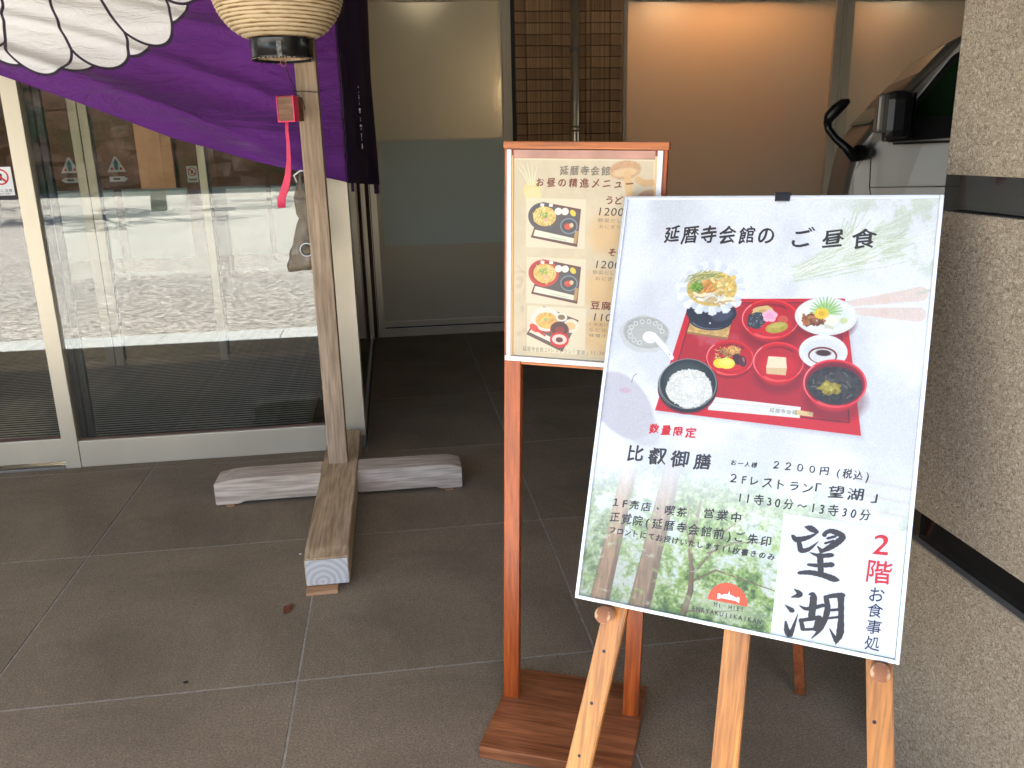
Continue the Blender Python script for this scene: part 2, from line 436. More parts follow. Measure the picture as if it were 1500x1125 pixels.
# green tinted sheet and pale strip added for blurred tones behind the left pane
B(box('pane_tone_sheet', -.075, .914, 6.9835, 6.9845, .745, 1.55, m_frost('pane_tone_sheet', (.80, .90, .79, 1), (.80, .92, .80, 1), .04)))
B(box('pane_tone_strip', -.070, .914, 6.9825, 6.9845, 1.5505, 1.568, m_frost('pane_tone_strip', (.93, .91, .80, 1), (.95, .95, .85, 1), .04)))
# brick strip
def m_brick(name, c):
    n = N(name); inf = n.add('ShaderNodeObjectInfo')
    v = n.co((1, 1, .02)); a = n.noise(v, 95, 3, .6); 
    c0 = tuple(x * .62 for x in c) + (1,); c1 = tuple(x * 1.25 for x in c) + (1,)
    k = n.ramp(a, [(.38, c0), (.5, (*c, 1)), (.66, c1)])
    k = n.mix(1.0, k, n.ramp(inf.outputs['Random'], [(0, (.78, .74, .70, 1)), (1, (1.18, 1.16, 1.12, 1))]), 'MULTIPLY')
    n.base(k); n.set(Roughness=.75); n.bump(a, .6, .004); return n.m
bmat = m_brick('scratched_brick', (.50, .30, .15))
B(box('brick_backing', 1.02, 1.885, 7.018, 7.2, 0, 3.0, varied('mortar', (.07, .045, .028), .9, .2, 20, .2)))
CH = .0833
bc = {}
def brick(x0, x1, k, y=6.985):
    w = round(x1 - x0, 3)
    if w not in bc:
        bm = bmesh.new(); add_box(bm, 0, w, 0, .03, 0, CH - .006, .002)
        # vertical combed ribs, one shallow groove every 2 cm
        me = bpy.data.meshes.new('brick'); bm.to_mesh(me); bm.free(); me.materials.append(bmat); bc[w] = me
    o = bpy.data.objects.new('brick', bc[w]); COL.objects.link(o); B(o)
    o.location = (x0, y + random.uniform(-.002, .002), .003 + k * CH)
for k in range(35):
    for x0, x1, y in ((1.021, 1.103, 6.985), (1.109, 1.312, 6.985), (1.316, 1.395, 6.985), (1.588, 1.62, 6.985), (1.625, 1.777, 6.985), (1.783, 1.884, 6.985)):
        brick(x0, x1, k, y)
    brick(1.40, 1.583, k, 7.002)
# drain pipe
pipe = empty('drain_pipe', (1.488, 6.95, 0), 'vertical steel downpipe standing in front of the brown brick strip', 'pipe')
bobj('pipe_tube', tube_bm([(0, 0, .0), (0, 0, 1.6), (0, 0, 2.99)], .034, 24), MT['pipe'], pipe)
bobj('collar', tube_bm([(0, 0, 1.60), (0, 0, 1.645)], .037, 24), MT['pipe'], pipe)
for z in (.5, 2.2):
    bobj('bracket', tube_bm([(0, 0, z), (0, 0, z + .025)], .038, 24), MT['alu_dull'], pipe)

# rooms behind the frosted windows
rm = empty('lounge_room', kind='structure')
box('room_wall', -.2, 7, 9.2, 9.3, 0, 2.9, MT['room'], rm); box('room_wall', -.3, -.2, 7.03, 9.2, 0, 2.9, MT['room'], rm)
box('room_wall', 1.2, 1.7, 7.21, 9.2, 0, 2.9, MT['room'], rm); box('room_wall', 7, 7.1, 7.03, 9.3, 0, 2.9, MT['plaster'], rm)
box('room_ceiling', -.3, 7.1, 7.03, 9.3, 2.9, 2.99, MT['plaster'], rm); box('room_floor', -.3, 7.1, 7.21, 9.3, -.1, 0, MT['int_floor'], rm)
ORANGE = emit('orange_lamp_glow', (1, .44, .18, 1), 20); WARM = emit('warm_lamp_glow', (1, .72, .45, 1), 13)
def lamp(x, y, z, r, m, label, l=0):
    t = empty('pendant_lamp', (x, y, z), label, 'lamp', 'lamps behind the frosted windows')
    bobj('lamp_shade', lathe_bm([(r * .3, r), (r * .85, r * .6), (r, 0), (r * .85, -r * .6), (r * .3, -r)], 20, cap0=True, cap1=True), m, t)
    bobj('flex', tube_bm([(0, 0, r), (0, 0, 2.9 - z)], .006, 6), MT['wire'], t)
lamp(2.25, 7.24, 2.765, .10, ORANGE, 'warm lamp glowing above the left end of the wide frosted pane')
lamp(2.65, 7.24, 2.765, .10, ORANGE, 'warm lamp glowing above the middle of the wide frosted pane')
lamp(3.05, 7.24, 2.765, .10, ORANGE, 'warm lamp glowing above the right end of the wide frosted pane')
lamp(4.0, 7.24, 2.765, .08, ORANGE, 'small warm lamp behind the frosted pane above the van')
lamp(1.075, 7.42, 1.95, .085, WARM, 'dim warm lamp behind the frosted pane left of the brick strip')
WHITE = emit('fill_lamp_glow', (1, .90, .72, 1), 9)  # unseen lamps added to raise the light on the frosted panes
def add_fill_lamp(x, y, label):
    t = empty('fill_lamp', (x, y, 2.86), label, 'lamp', 'added fill lamps behind the frosted windows')
    bobj('lamp_shade', lathe_bm([(.01, -.03), (.09, -.02), (.12, .0), (.10, .03)], 24, cap0=True, cap1=True), WHITE, t)
    bobj('fill_lamp_mount', tube_bm([(0, 0, .03), (0, 0, .04)], .03, 12), MT['white_pl'], t)
add_fill_lamp(.35, 8.3, 'added fill lamp brightening the frosted pane left of the brick strip')
add_fill_lamp(2.7, 8.6, 'added fill lamp brightening the wide frosted pane')
add_fill_lamp(5.0, 8.4, 'added fill lamp brightening the frosted pane behind the van')
tone_pnl = box('tone_panel', 3.10, 3.62, 7.45, 7.50, 0, 1.9, varied('tone_panel_brown', (.42, .20, .08), .7, .2, 5, 0)); tag(tone_pnl, 'brown reflecting panel added behind the right end of the wide frosted pane', 'screen')  # added reflector that tints the light on the pane

# ------------------------------------------------------------------ entrance lobby seen through the doors
lob = empty('lobby', kind='structure')
box('lobby_wall', -12, -.3, 11.0, 11.1, 0, 2.8, MT['brown_wall'], lob); box('lobby_wall', -12.1, -12, 4.5, 11, 0, 2.8, MT['brown_wall'], lob)
box('lobby_wall', -.33, -.305, 6.96, 11, 0, 2.8, MT['brown_wall'], lob)
box('lobby_ceiling', -12, -.3, 4.5, 11, 2.8, 2.9, MT['plaster'], lob)
box('wall_panel', -2.95, -2.55, 10.90, 10.99, 1.0, 2.7, MT['salmon'], lob)
box('wall_panel', -4.6, -4.1, 10.90, 10.99, .8, 2.7, MT['brown_wall'], lob)
LIT = emit('downlight_glow', (1, .82, .6, 1), 80)
for x, l in ((-3.30, 'left of two small square ceiling downlights seen through the door'), (-3.12, 'right of two small square ceiling downlights seen through the door')):
    t = empty('downlight', (x, 8.85, 2.79), l, 'ceiling light', 'lobby downlights')
    box('lens', -.045, .045, -.06, .06, -.004, .0, LIT, t); box('trim', -.055, .055, -.07, .07, .001, .009, MT['white_pl'], t)
matp = empty('entrance_mat', (0, 4.4, 0), 'dark ribbed entrance mat just inside the glass doors', 'mat')
box('carpet', -3.6, -.545, 0, 3.2, -.003, .006, MT['mat'], matp)
bm = bmesh.new(); add_box(bm, -3.6, -.545, 0, .011, .006, .0100)
mr = bpy.data.meshes.new('rail'); bm.to_mesh(mr); bm.free(); mr.materials.append(MT['rail'])
for k in range(70):
    o = bpy.data.objects.new('rail', mr); COL.objects.link(o); o.parent = matp; o.location = (0, .02 + k * .045, 0)
box('mat_edge', -.543, -.525, -.04, 3.2, -.003, .011, varied('mat_edge_brass', (.28, .15, .08), .4, .1, 9, 0), matp)
# inner sliding doors
inn = empty('inner_doors', (0, 6.4, 0), 'inner pair of glass sliding doors with pale stiles behind the entrance doors', 'door')
for x0, x1 in ((-2.143, -2.085), (-2.078, -2.02), (-1.333, -1.281), (-3.2, -3.14), (-.40, -.33)):
    box('stile', x0, x1, 0, .05, 0, 2.4, MT['alu'], inn, .002)
for x0, x1 in ((-3.139, -2.144), (-2.019, -1.334), (-1.28, -.401)):
    box('pane', x0, x1, .02, .024, .05, 2.4, MT['inner_glass'], inn)
box('gasket', -2.0845, -2.0785, .01, .04, 0, 2.4, MT['dark'], inn)
box('gasket', -2.019, -2.004, .01, .019, .05, 2.4, MT['dark'], inn); box('gasket', -1.28, -1.262, .01, .019, .05, 2.4, MT['dark'], inn)
for x0, x1, zb in ((-2.50, -1.93, .785), (-1.877, -1.433, .783), (-1.274, -.892, .782), (-.855, -.42, .78)):
    box('white_film', x0, x1, .03, .032, zb, 1.27, MT['film'], inn)
def flat(name, pts, y, mat, parent, dirn=-1):
    bm = bmesh.new(); f = bm.faces.new([bm.verts.new((x, y, z)) for x, z in pts])
    bm.normal_update()
    if f.normal.y * dirn < 0: f.normal_flip()
    return bobj(name, bm, mat, parent)
def disc(name, cx, cz, r, y, mat, parent, seg=24, r2=None):
    if r2 is None:
        return flat(name, [(cx + r * math.cos(2 * math.pi * k / seg), cz + r * math.sin(2 * math.pi * k / seg)) for k in range(seg)], y, mat, parent)
    bm = bmesh.new()
    a = [bm.verts.new((cx + r * math.cos(2 * math.pi * k / seg), y, cz + r * math.sin(2 * math.pi * k / seg))) for k in range(seg)]
    b = [bm.verts.new((cx + r2 * math.cos(2 * math.pi * k / seg), y, cz + r2 * math.sin(2 * math.pi * k / seg))) for k in range(seg)]
    for k in range(seg): bm.faces.new((a[k], a[(k + 1) % seg], b[(k + 1) % seg], b[k]))
    return bobj(name, bm, mat, parent)
for cx in (-2.19, -1.885):
    st = flat('warning_sticker', [(cx - .062, 1.39), (cx + .062, 1.39), (cx + .008, 1.495), (cx - .008, 1.495)], .018, MT['white_ink'], inn)
    flat('pictogram', [(cx - .012, 1.405), (cx + .012, 1.405), (cx + .014, 1.455), (cx, 1.48), (cx - .014, 1.455)], .0175, MT['teal_ink'], st)
    disc('pictogram', cx - .03, 1.412, .009, .0175, MT['red'], st, 12); disc('pictogram', cx + .03, 1.412, .009, .0175, MT['red'], st, 12)
    s = 1 if cx > -2 else -1
    ar = flat('arrow_sticker', [(cx - s * .055, 1.325), (cx + s * .045, 1.325), (cx + s * .07, 1.3425), (cx + s * .045, 1.36), (cx - s * .055, 1.36)], .018, MT['white_ink'], inn)
    flat('arrow_border', [(cx - s * .055, 1.321), (cx + s * .045, 1.321), (cx + s * .045, 1.3245), (cx - s * .055, 1.3245)], .018, MT['teal_ink'], ar)
    flat('pictogram', [(cx - .03, 1.337), (cx + .015, 1.337), (cx + .015, 1.348), (cx - .03, 1.348)], .0175, MT['ink'], ar)

def no_sign(cx, cz, r, y, parent):
    disc('red_ring', cx, cz, r, y, MT['red'], parent, 28, r * .8)
    t = r * .09; c_ = r * .62
    flat('red_bar', [(cx - c_ - t, cz + c_ - t), (cx - c_ + t, cz + c_ + t), (cx + c_ + t, cz - c_ + t), (cx + c_ - t, cz - c_ - t)], y, MT['red'], parent)
    flat('pictogram', [(cx - r * .3, cz - r * .45), (cx + r * .1, cz - r * .45), (cx + r * .25, cz + r * .35), (cx - r * .1, cz + r * .5)], y + .0004, MT['ink'], parent)
ns = flat('notice_sticker', [(-1.418, 1.305), (-1.345, 1.305), (-1.345, 1.418), (-1.418, 1.418)], .018, MT['white_ink'], inn)
no_sign(-1.3815, 1.378, .030, .0172, ns); flat('notice_text', [(-1.41, 1.318), (-1.353, 1.318), (-1.353, 1.33), (-1.41, 1.33)], .0172, MT['ink_soft'], ns)
ls = B(flat('notice_sticker', [(-1.815, 1.335), (-1.715, 1.335), (-1.715, 1.462), (-1.815, 1.462)], 4.2762, MT['white_ink'], None))
no_sign(-1.765, 1.418, .036, 4.2752, ls)

# ------------------------------------------------------------------ text helper
def glyphs(text, size, nib=(0, 0, 1), offset=0.0, slant=0.0, rise=0.0, adv=None, rough=0.0, vertical=False, seed=1, xs=1.0, res=3):
    """returns a mesh of the text laid in the XY plane, each glyph reshaped like a brush hand"""
    rr = random.Random(seed)
    allv, allf = [], []; x = 0.0; y = 0.0
    adv = adv if adv is not None else size
    for ch in text:
        if ch in (' ', '　'):
            if vertical: y -= adv * .5
            else: x += adv * (1 if ch == '　' else .5)
            continue
        c = bpy.data.curves.new('g', 'FONT'); c.body = ch; c.size = size; c.resolution_u = res
        o = bpy.data.objects.new('g', c)
        COL.objects.link(o)
        me = bpy.data.meshes.new_from_object(o)
        n = len(me.vertices)
        if n:
            co = np.empty(n * 3); me.vertices.foreach_get('co', co); co = co.reshape(-1, 3)
            w = co[:, 0].max() + co[:, 0].min()
            narrow = ch.isascii()
            cx = w / 2; cy = size * .38
            px, py = (co[:, 0] - cx) * xs, co[:, 1] - cy
            s = 1 + rr.uniform(-rough, rough)
            ph = rr.uniform(0, 6.28)
            qx = px * s + slant * py + .018 * size * np.sin(py / size * 9 + ph) * (rough > 0)
            qy = py * s + rise * px - (.10 * rise / .1 * px * px / size if rise > 0 else 0) + .015 * size * np.sin(px / size * 8 + ph) * (rough > 0)
            a = adv * (.62 if narrow and not vertical else 1)
            if vertical: ox, oy = 0, y
            else: ox, oy = x + a / 2, 0
            base = len(allv)
            allv += [(a_ + ox, b_ + oy, 0.0) for a_, b_ in zip(qx, qy)]
            allf += [[i + base for i in p.vertices] for p in me.polygons]
            if vertical: y -= adv
            else: x += a
        else: x += adv * .5
        bpy.data.objects.remove(o); bpy.data.curves.remove(c); bpy.data.meshes.remove(me)
    if offset > 0 or nib[0] > 0:
        sh_ = [(offset * a_, offset * b_) for a_, b_ in ((1, .35), (-1, -.35), (.35, 1), (-.35, -1))] if nib[0] == 0 else [(nib[0] * t * math.cos(nib[1]), nib[0] * t * math.sin(nib[1])) for t in np.linspace(-1, 1, nib[2])]
        V0, F0 = allv, allf; allv, allf = [], []
        for q, (ax, ay) in enumerate(sh_):
            b_ = len(allv); allv += [(v[0] + ax, v[1] + ay, q * 2e-5) for v in V0]; allf += [[i + b_ for i in f_] for f_ in F0]
    me = bpy.data.meshes.new('lettering'); me.from_pydata(allv, [], allf)
    return me, x

def line_text(text, x0, x1, y, size, z, mat, parent, name='lettering', **k):
    """horizontal line of text stretched to run from x0 to x1, centred on y (local XY plane)"""
    me, w = glyphs(text, size, **k)
    co = np.empty(len(me.vertices) * 3); me.vertices.foreach_get('co', co); co = co.reshape(-1, 3)
    lo, hi = co[:, 0].min(), co[:, 0].max()
    sc = (x1 - x0) / (hi - lo)
    cells = co.copy(); cells[:, 0] = x0 + (co[:, 0] - lo) * sc; cells[:, 1] += y; cells[:, 2] += z
    me.vertices.foreach_set('co', cells.reshape(-1)); me.update()
    o = link(name, me, mat, parent)
    return o

# ------------------------------------------------------------------ numpy painter for the printed sheets
class Canvas:
    def __init__(s, x0, x1, y0, y1, ppm, base):
        s.x0, s.y0, s.ppm = x0, y0, ppm
        s.w, s.h = int((x1 - x0) * ppm), int((y1 - y0) * ppm)
        s.a = np.empty((s.h, s.w, 3), np.float32); s.a[:] = base
        s.X, s.Y = np.meshgrid(x0 + (np.arange(s.w) + .5) / ppm, y0 + (np.arange(s.h) + .5) / ppm)
        s.X = s.X.astype(np.float32); s.Y = s.Y.astype(np.float32)
    def win(s, bx):
        i0 = max(0, int((bx[0] - s.x0) * s.ppm)); i1 = min(s.w, int((bx[1] - s.x0) * s.ppm) + 2)
        j0 = max(0, int((bx[2] - s.y0) * s.ppm)); j1 = min(s.h, int((bx[3] - s.y0) * s.ppm) + 2)
        return slice(j0, j1), slice(i0, i1)
    def put(s, sl, m, c):
        c = np.asarray(c, np.float32); m = m[..., None]
        s.a[sl] = s.a[sl] * (1 - m) + c * m
    def ell(s, cx, cy, rx, ry, c, rot=0, al=1, soft=.0007, tex=0, wob=0):
        r = max(rx, ry) * (1.1 + wob) + soft * 3; sl = s.win((cx - r, cx + r, cy - r, cy + r))
        X, Y = s.X[sl] - cx, s.Y[sl] - cy
        if X.size == 0: return
        ca, sa = math.cos(rot), math.sin(rot)
        u, v = (X * ca + Y * sa) / rx, (-X * sa + Y * ca) / ry
        d = np.sqrt(u * u + v * v)
        if wob:
            th = np.arctan2(v, u); d = d * (1 + wob * np.sin(th * 5 + cx * 900) + wob * .6 * np.sin(th * 9 + cy * 700))
        m = np.clip((1 - d) * min(rx, ry) / soft + .5, 0, 1) * al
        col = np.asarray(c, np.float32)
        if tex:
            nz = s.N[sl][..., None]; col = np.clip(col * (1 + tex * (nz - .5) * 2), 0, 1)
        s.put(sl, m, col)
    def poly(s, pts, c, al=1, soft=.0007, tex=0):
        P = np.array(pts, np.float32); sl = s.win((P[:, 0].min() - soft * 2, P[:, 0].max() + soft * 2, P[:, 1].min() - soft * 2, P[:, 1].max() + soft * 2))
        X, Y = s.X[sl], s.Y[sl]
        if X.size == 0: return
        inside = np.zeros(X.shape, bool); dmin = np.full(X.shape, 9e9, np.float32); n = len(P)
        for i in range(n):
            ax, ay = P[i]; bx, by = P[(i + 1) % n]
            ex, ey = bx - ax, by - ay; L = ex * ex + ey * ey + 1e-12
            t = np.clip(((X - ax) * ex + (Y - ay) * ey) / L, 0, 1)
            d = np.hypot(X - ax - t * ex, Y - ay - t * ey); dmin = np.minimum(dmin, d)
            cr = (ay > Y) != (by > Y)
            with np.errstate(divide='ignore', invalid='ignore'):
                xi = ex * (Y - ay) / (ey if ey != 0 else 1e-9) + ax
            inside ^= cr & (X < xi)
        sd_ = np.where(inside, dmin, -dmin); m = np.clip(sd_ / soft + .5, 0, 1) * al
        col = np.asarray(c, np.float32)
        if tex: col = np.clip(col * (1 + tex * (s.N[sl][..., None] - .5) * 2), 0, 1)
        s.put(sl, m, col)
    def line(s, pts, w, c, al=1, soft=.0006, w1=None):
        w1 = w if w1 is None else w1
        n = len(pts) - 1
        for k in range(n):
            (ax, ay), (bx, by) = pts[k], pts[k + 1]; r = max(w, w1) + soft * 2
            sl = s.win((min(ax, bx) - r, max(ax, bx) + r, min(ay, by) - r, max(ay, by) + r))
            X, Y = s.X[sl], s.Y[sl]
            if X.size == 0: continue
            ex, ey = bx - ax, by - ay; L = ex * ex + ey * ey + 1e-12
            t = np.clip(((X - ax) * ex + (Y - ay) * ey) / L, 0, 1)
            ww = w + (w1 - w) * (k + t) / n
            m = np.clip((ww / 2 - np.hypot(X - ax - t * ex, Y - ay - t * ey)) / soft + .5, 0, 1) * al
            s.put(sl, m, c)
    def image(s, name):
        im = bpy.data.images.new(name, s.w, s.h, alpha=False, float_buffer=False)
        px = np.ones((s.h, s.w, 4), np.float32); px[..., :3] = np.clip(s.a, 0, 1)
        im.pixels.foreach_set(px.reshape(-1)); im.update(); im.pack(); return im

def fbm(h, w, cell, octaves=4, seed=0, ax=1.0):
    r = np.random.default_rng(seed); out = np.zeros((h, w), np.float32); amp = 1; tot = 0
    for o in range(octaves):
        ch, cw = max(2, int(h / cell * ax)) + 2, max(2, int(w / cell)) + 2
        g = r.random((ch, cw)).astype(np.float32)
        yy = np.linspace(0, ch - 1.001, h); xx = np.linspace(0, cw - 1.001, w)
        y0 = yy.astype(int); x0 = xx.astype(int); fy = (yy - y0)[:, None]; fx = (xx - x0)[None]
        fy = fy * fy * (3 - 2 * fy); fx = fx * fx * (3 - 2 * fx)
        a = g[y0][:, x0]; b = g[y0][:, x0 + 1]; c = g[y0 + 1][:, x0]; d = g[y0 + 1][:, x0 + 1]
        out += amp * ((a * (1 - fx) + b * fx) * (1 - fy) + (c * (1 - fx) + d * fx) * fy); tot += amp; amp *= .55; cell = max(2, cell / 2)
    return (out / tot).astype(np.float32)

C = lambda r, g, b: (r / 255, g / 255, b / 255)
def sm(x, a, b):
    t = np.clip((x - a) / (b - a), 0, 1); return t * t * (3 - 2 * t)

def food_scatter(cv, cx, cy, rx, ry, n, cols, ln, w, rnd, ang=None):
    for _ in range(n):
        a = rnd.uniform(0, 6.283); r = math.sqrt(rnd.random()); x, y = cx + rx * r * math.cos(a), cy + ry * r * math.sin(a)
        t = rnd.uniform(0, 3.14) if ang is None else ang + rnd.uniform(-.4, .4)
        bend = rnd.uniform(-.5, .5); l = ln * rnd.uniform(.5, 1.2)
        p = [(x + l * (k / 4 - .5) * math.cos(t + bend * (k / 4 - .5)), y + l * (k / 4 - .5) * math.sin(t + bend * (k / 4 - .5) * 2)) for k in range(5)]
        c = cols[rnd.randrange(len(cols))]; d = rnd.uniform(.85, 1.1)
        cv.line([(q[0] + .0006, q[1] - .0008) for q in p], w, [v * .55 for v in c], .35); cv.line(p, w, [min(1, v * d) for v in c])

def bowl(cv, cx, cy, rx, ry, rim, inside, depth, hl=.5, rot=0):
    """tilted bowl seen from above front: outside body, rim, inside"""
    cv.ell(cx + .003, cy - ry * .55 - depth * .3, rx * 1.0, ry * .9, (.30, .0, .02), rot, .35, .012)
    dk = [v * .72 for v in rim]
    for k in range(8):
        t = k / 7; cv.ell(cx, cy - depth * (1 - t), rx * (.78 + .22 * t), ry * (.78 + .22 * t), [d + (r - d) * t for d, r in zip(dk, rim)], rot)
    cv.ell(cx, cy, rx, ry, [min(1, v * 1.15 + .08) for v in rim], rot); cv.ell(cx, cy, rx * .965, ry * .96, rim, rot)
    cv.ell(cx, cy - ry * .02, rx * .93, ry * .92, inside, rot, 1, .002)
    cv.ell(cx, cy - ry * .25, rx * .72, ry * .6, [min(1, v * 1.12 + .02) for v in inside], rot, .7, .008)

def paint_big():
    rnd = random.Random(5)
    cv = Canvas(-.309, .309, -.432, .432, 1700, C(250, 250, 252)); h, w = cv.h, cv.w
    cv.N = fbm(h, w, 10, 3, 3)
    X, Y = cv.X, cv.Y
    soft = fbm(h, w, 260, 4, 9)
    cv.a *= (1 - .09 * sm(soft, .4, .75))[..., None]
    cv.a = cv.a * np.array([.985, .99, 1.0], np.float32)
    # mizuna leaves top right, faded
    for k in range(90):
        t = rnd.uniform(.12, .95); L = rnd.uniform(.16, .27)
        x0, y0 = .055 + rnd.uniform(-.004, .01), .275 + rnd.uniform(-.015, .02)
        pts = [(x0 + L * s_ * math.cos(t + .25 * s_ * s_), y0 + L * s_ * math.sin(t * .8 + .2 * s_) * .62) for s_ in (0, .25, .5, .75, 1)]
        cv.line(pts, .0012, C(246, 250, 238) if k % 2 else C(205, 216, 178), .55, .001, .0025)
    gm = sm(fbm(h, w, 60, 4, 21), .42, .62) * sm(X, .05, .22) * sm(Y, .245, .31) * (1 - sm((Y - .43) - (X - .1) * .1, -.02, .02))
    cv.put((slice(None), slice(None)), gm * .42, C(186, 200, 150))
    for k in range(60):
        t = rnd.uniform(.1, .9); x0, y0 = .07 + rnd.uniform(0, .1), .285 + rnd.uniform(-.01, .05); L = rnd.uniform(.08, .2)
        cv.line([(x0, y0), (x0 + L * .5, y0 + L * .3 * t + .01), (x0 + L, y0 + L * .75 * t)], .0009, C(252, 254, 246), .6)
    # carrots, faded
    for (y0, y1) in ((.222, .247), (.208, .207)):
        cv.line([(.165, y0), (.23, (y0 + y1) / 2), (.29, y1)], .012, C(238, 212, 196), .8, .003, .028)
    cv.line([(.285, .247), (.31, .256)], .006, C(205, 215, 190), .6, .003)
    # egg plant, faded grey violet
    cv.ell(-.265, -.02, .085, .055, C(196, 190, 196), -.75, .75, .006); cv.ell(-.225, -.055, .06, .035, C(205, 202, 205), -.7, .7, .006)
    cv.ell(-.262, .012, .012, .006, C(215, 150, 180), 0, .5, .004); cv.line([(-.25, .03), (-.247, .045), (-.24, .05)], .0015, C(120, 115, 130), .8)
    # forest picture fading in towards the bottom
    fm = 1 - sm(Y + .0 * X, -.25, -.075)
    fm2 = fm * (1 - sm(X, .13, .30) * sm(Y, -.28, -.14) * .55)
    n1 = fbm(h, w, 70, 5, 31); n2 = fbm(h, w, 16, 3, 32); n3 = fbm(h, w, 7, 2, 33)
    g = np.clip(.5 + (n1 - .5) * 1.7 + (n2 - .5) * .9 + (n3 - .5) * .7, 0, 1)
    pal = np.array([C(64, 96, 34), C(112, 150, 58), C(160, 196, 92), C(214, 232, 170), C(246, 250, 240)], np.float32)
    gi = np.clip(g, 0, .999) * 4; i0 = gi.astype(int); f = (gi - i0)[..., None]
    F = pal[i0] * (1 - f) + pal[np.minimum(i0 + 1, 4)] * f
    lf = sm(-X, .05, .28)[..., None] * .45; F = F * (1 - lf) + np.array(C(232, 235, 225), np.float32) * lf * (.6 + .4 * n2[..., None])
    sky_h = (sm(n1, .52, .66) * sm(Y, -.42, -.2))[..., None]; F = F * (1 - sky_h * .85) + np.array(C(226, 240, 252), np.float32) * sky_h * .85
    a0 = cv.a.copy(); cv.a = F.astype(np.float32)
    def trunk(pts, w0, w1, c, al=1): 
        cv.line(pts, w0, [v * .75 for v in c], al, .002, w1); cv.line([(x - w0 * .1, y) for x, y in pts], w0 * .7, c, al, .004, w1 * .7)
    for _ in range(260):   # leaf clumps
        x, y = rnd.uniform(-.31, .31), rnd.uniform(-.43, -.1); cv.ell(x, y, rnd.uniform(.004, .012), rnd.uniform(.002, .005), [C(120, 160, 60), C(176, 210, 104), C(80, 116, 44), C(225, 238, 190)][rnd.randrange(4)], rnd.uniform(-.6, .6), .55, .002, wob=.25)
    trunk([(-.262, -.43), (-.245, -.28), (-.222, -.08)], .042, .03, C(186, 146, 106))
    trunk([(-.176, -.43), (-.158, -.28), (-.132, -.08)], .046, .034, C(172, 138, 104))
    trunk([(-.085, -.43), (-.075, -.38), (-.077, -.345), (-.085, -.30), (-.075, -.2)], .013, .005, C(134, 104, 70))
    for p in ([(-.075, -.36), (-.03, -.33), (.03, -.34), (.09, -.35)], [(-.077, -.35), (-.045, -.3), (-.02, -.25), (.03, -.2)], [(-.08, -.31), (-.10, -.25), (-.09, -.17)], [(-.05, -.3), (0, -.27), (.06, -.26)], [(-.08, -.42), (-.04, -.415), (.02, -.40)]):
        cv.line(p, .005, C(120, 94, 62), .9, .001, .0015)
    for _ in range(160):
        x, y = rnd.uniform(-.31, .10), rnd.uniform(-.43, -.2); cv.ell(x, y, rnd.uniform(.003, .009), rnd.uniform(.0015, .004), [C(190, 216, 120), C(236, 244, 210), C(110, 150, 60)][rnd.randrange(3)], rnd.uniform(-.6, .6), .5, .002, wob=.3)
    cv.ell(.0, -.403, .085, .020, C(214, 226, 190), 0, .55, .012)
    # bark streaks
    bk = fbm(h, w, 6, 2, 44, ax=.15)
    tm = ((np.abs(X - (-.262 + (Y + .43) * .115)) < .018) | (np.abs(X - (-.176 + (Y + .43) * .126)) < .02))
    cv.a *= np.where(tm, .82 + .36 * bk, 1)[..., None]
    lift = (.06 + .58 * sm(Y, -.40, -.12))[..., None]; cv.a = cv.a * (1 - lift) + lift
    F = cv.a.copy(); cv.a = a0 * (1 - fm2[..., None]) + F * fm2[..., None]
    # pale wooden rafters, far right
    for k in range(7):
        y = -.105 - k * .013; cv.line([(.18, y + .004), (.31, y - .003)], .006, C(214, 200, 186) if k % 2 else C(236, 228, 218), .35 * 1, .004)
    # ---- tray
    tr = [(-.145, .217), (.158, .232), (.212, -.032), (-.192, -.024)]
    cv.poly([(x + .004, y - .006) for x, y in tr], (.6, .58, .6), .35, .012)
    cv.poly(tr, C(214, 26, 32)); 
    cv.poly([(-.135, .21), (.148, .224), (.190, -.010), (-.172, -.006)], C(60, 14, 14)); 
    cv.poly([(-.1335, .2085), (.1465, .2225), (.188, -.0085), (-.170, -.0045)], C(186, 22, 28))
    m = fbm(h, w, 90, 4, 51); gl = sm(m, .5, .72) * (np.abs(X) < .15) * (Y > -.0) * (Y < .2)
    cv.put((slice(None), slice(None)), gl * .38, C(226, 170, 178))
    # chopstick sleeve
    cv.poly([(-.08, .016), (.098, .012), (.098, -.010), (-.082, -.012)], C(238, 238, 228)); cv.poly([(.088, .006), (.122, .004), (.122, -.005), (.088, -.004)], C(232, 200, 140))
    cv.line([(-.078, .004), (.08, .008)], .0012, C(200, 190, 180), .6)
    # board under the hot pot
    cv.poly([(-.144, .147), (-.058, .140), (-.05, .215), (-.128, .214)], C(206, 166, 96), tex=.25); cv.poly([(-.144, .147), (-.058, .140), (-.058, .136), (-.144, .143)], C(160, 116, 60))
    for k in range(5): cv.line([(-.14 + k * .004, .152 + k * .011), (-.062 + k * .002, .147 + k * .011)], .0008, C(165, 120, 62), .6)
    cv.ell(-.098, .175, .045, .022, C(40, 42, 52), 0); cv.ell(-.098, .190, .052, .028, C(34, 36, 46)); cv.ell(-.075, .186, .022, .012, C(84, 88, 108), .3, .7, .006); cv.ell(-.098, .168, .002, .002, C(220, 220, 220))
    # paper ruff and stew
    for k in range(30):
        a = k / 30 * 6.283; rr_ = 1 + .12 * (k % 2); x, y = -.103 + .066 * rr_ * math.cos(a), .243 + .050 * rr_ * math.sin(a)
        cv.poly([(-.103, .243), (x - .009 * math.sin(a), y + .009 * math.cos(a)), (x * 1.0 + .003 * math.cos(a), y + .004 * math.sin(a)), (x + .009 * math.sin(a), y - .009 * math.cos(a))], C(246, 247, 250) if k % 2 else C(222, 226, 232), .95 if math.sin(a) < .2 else .75, .0015)
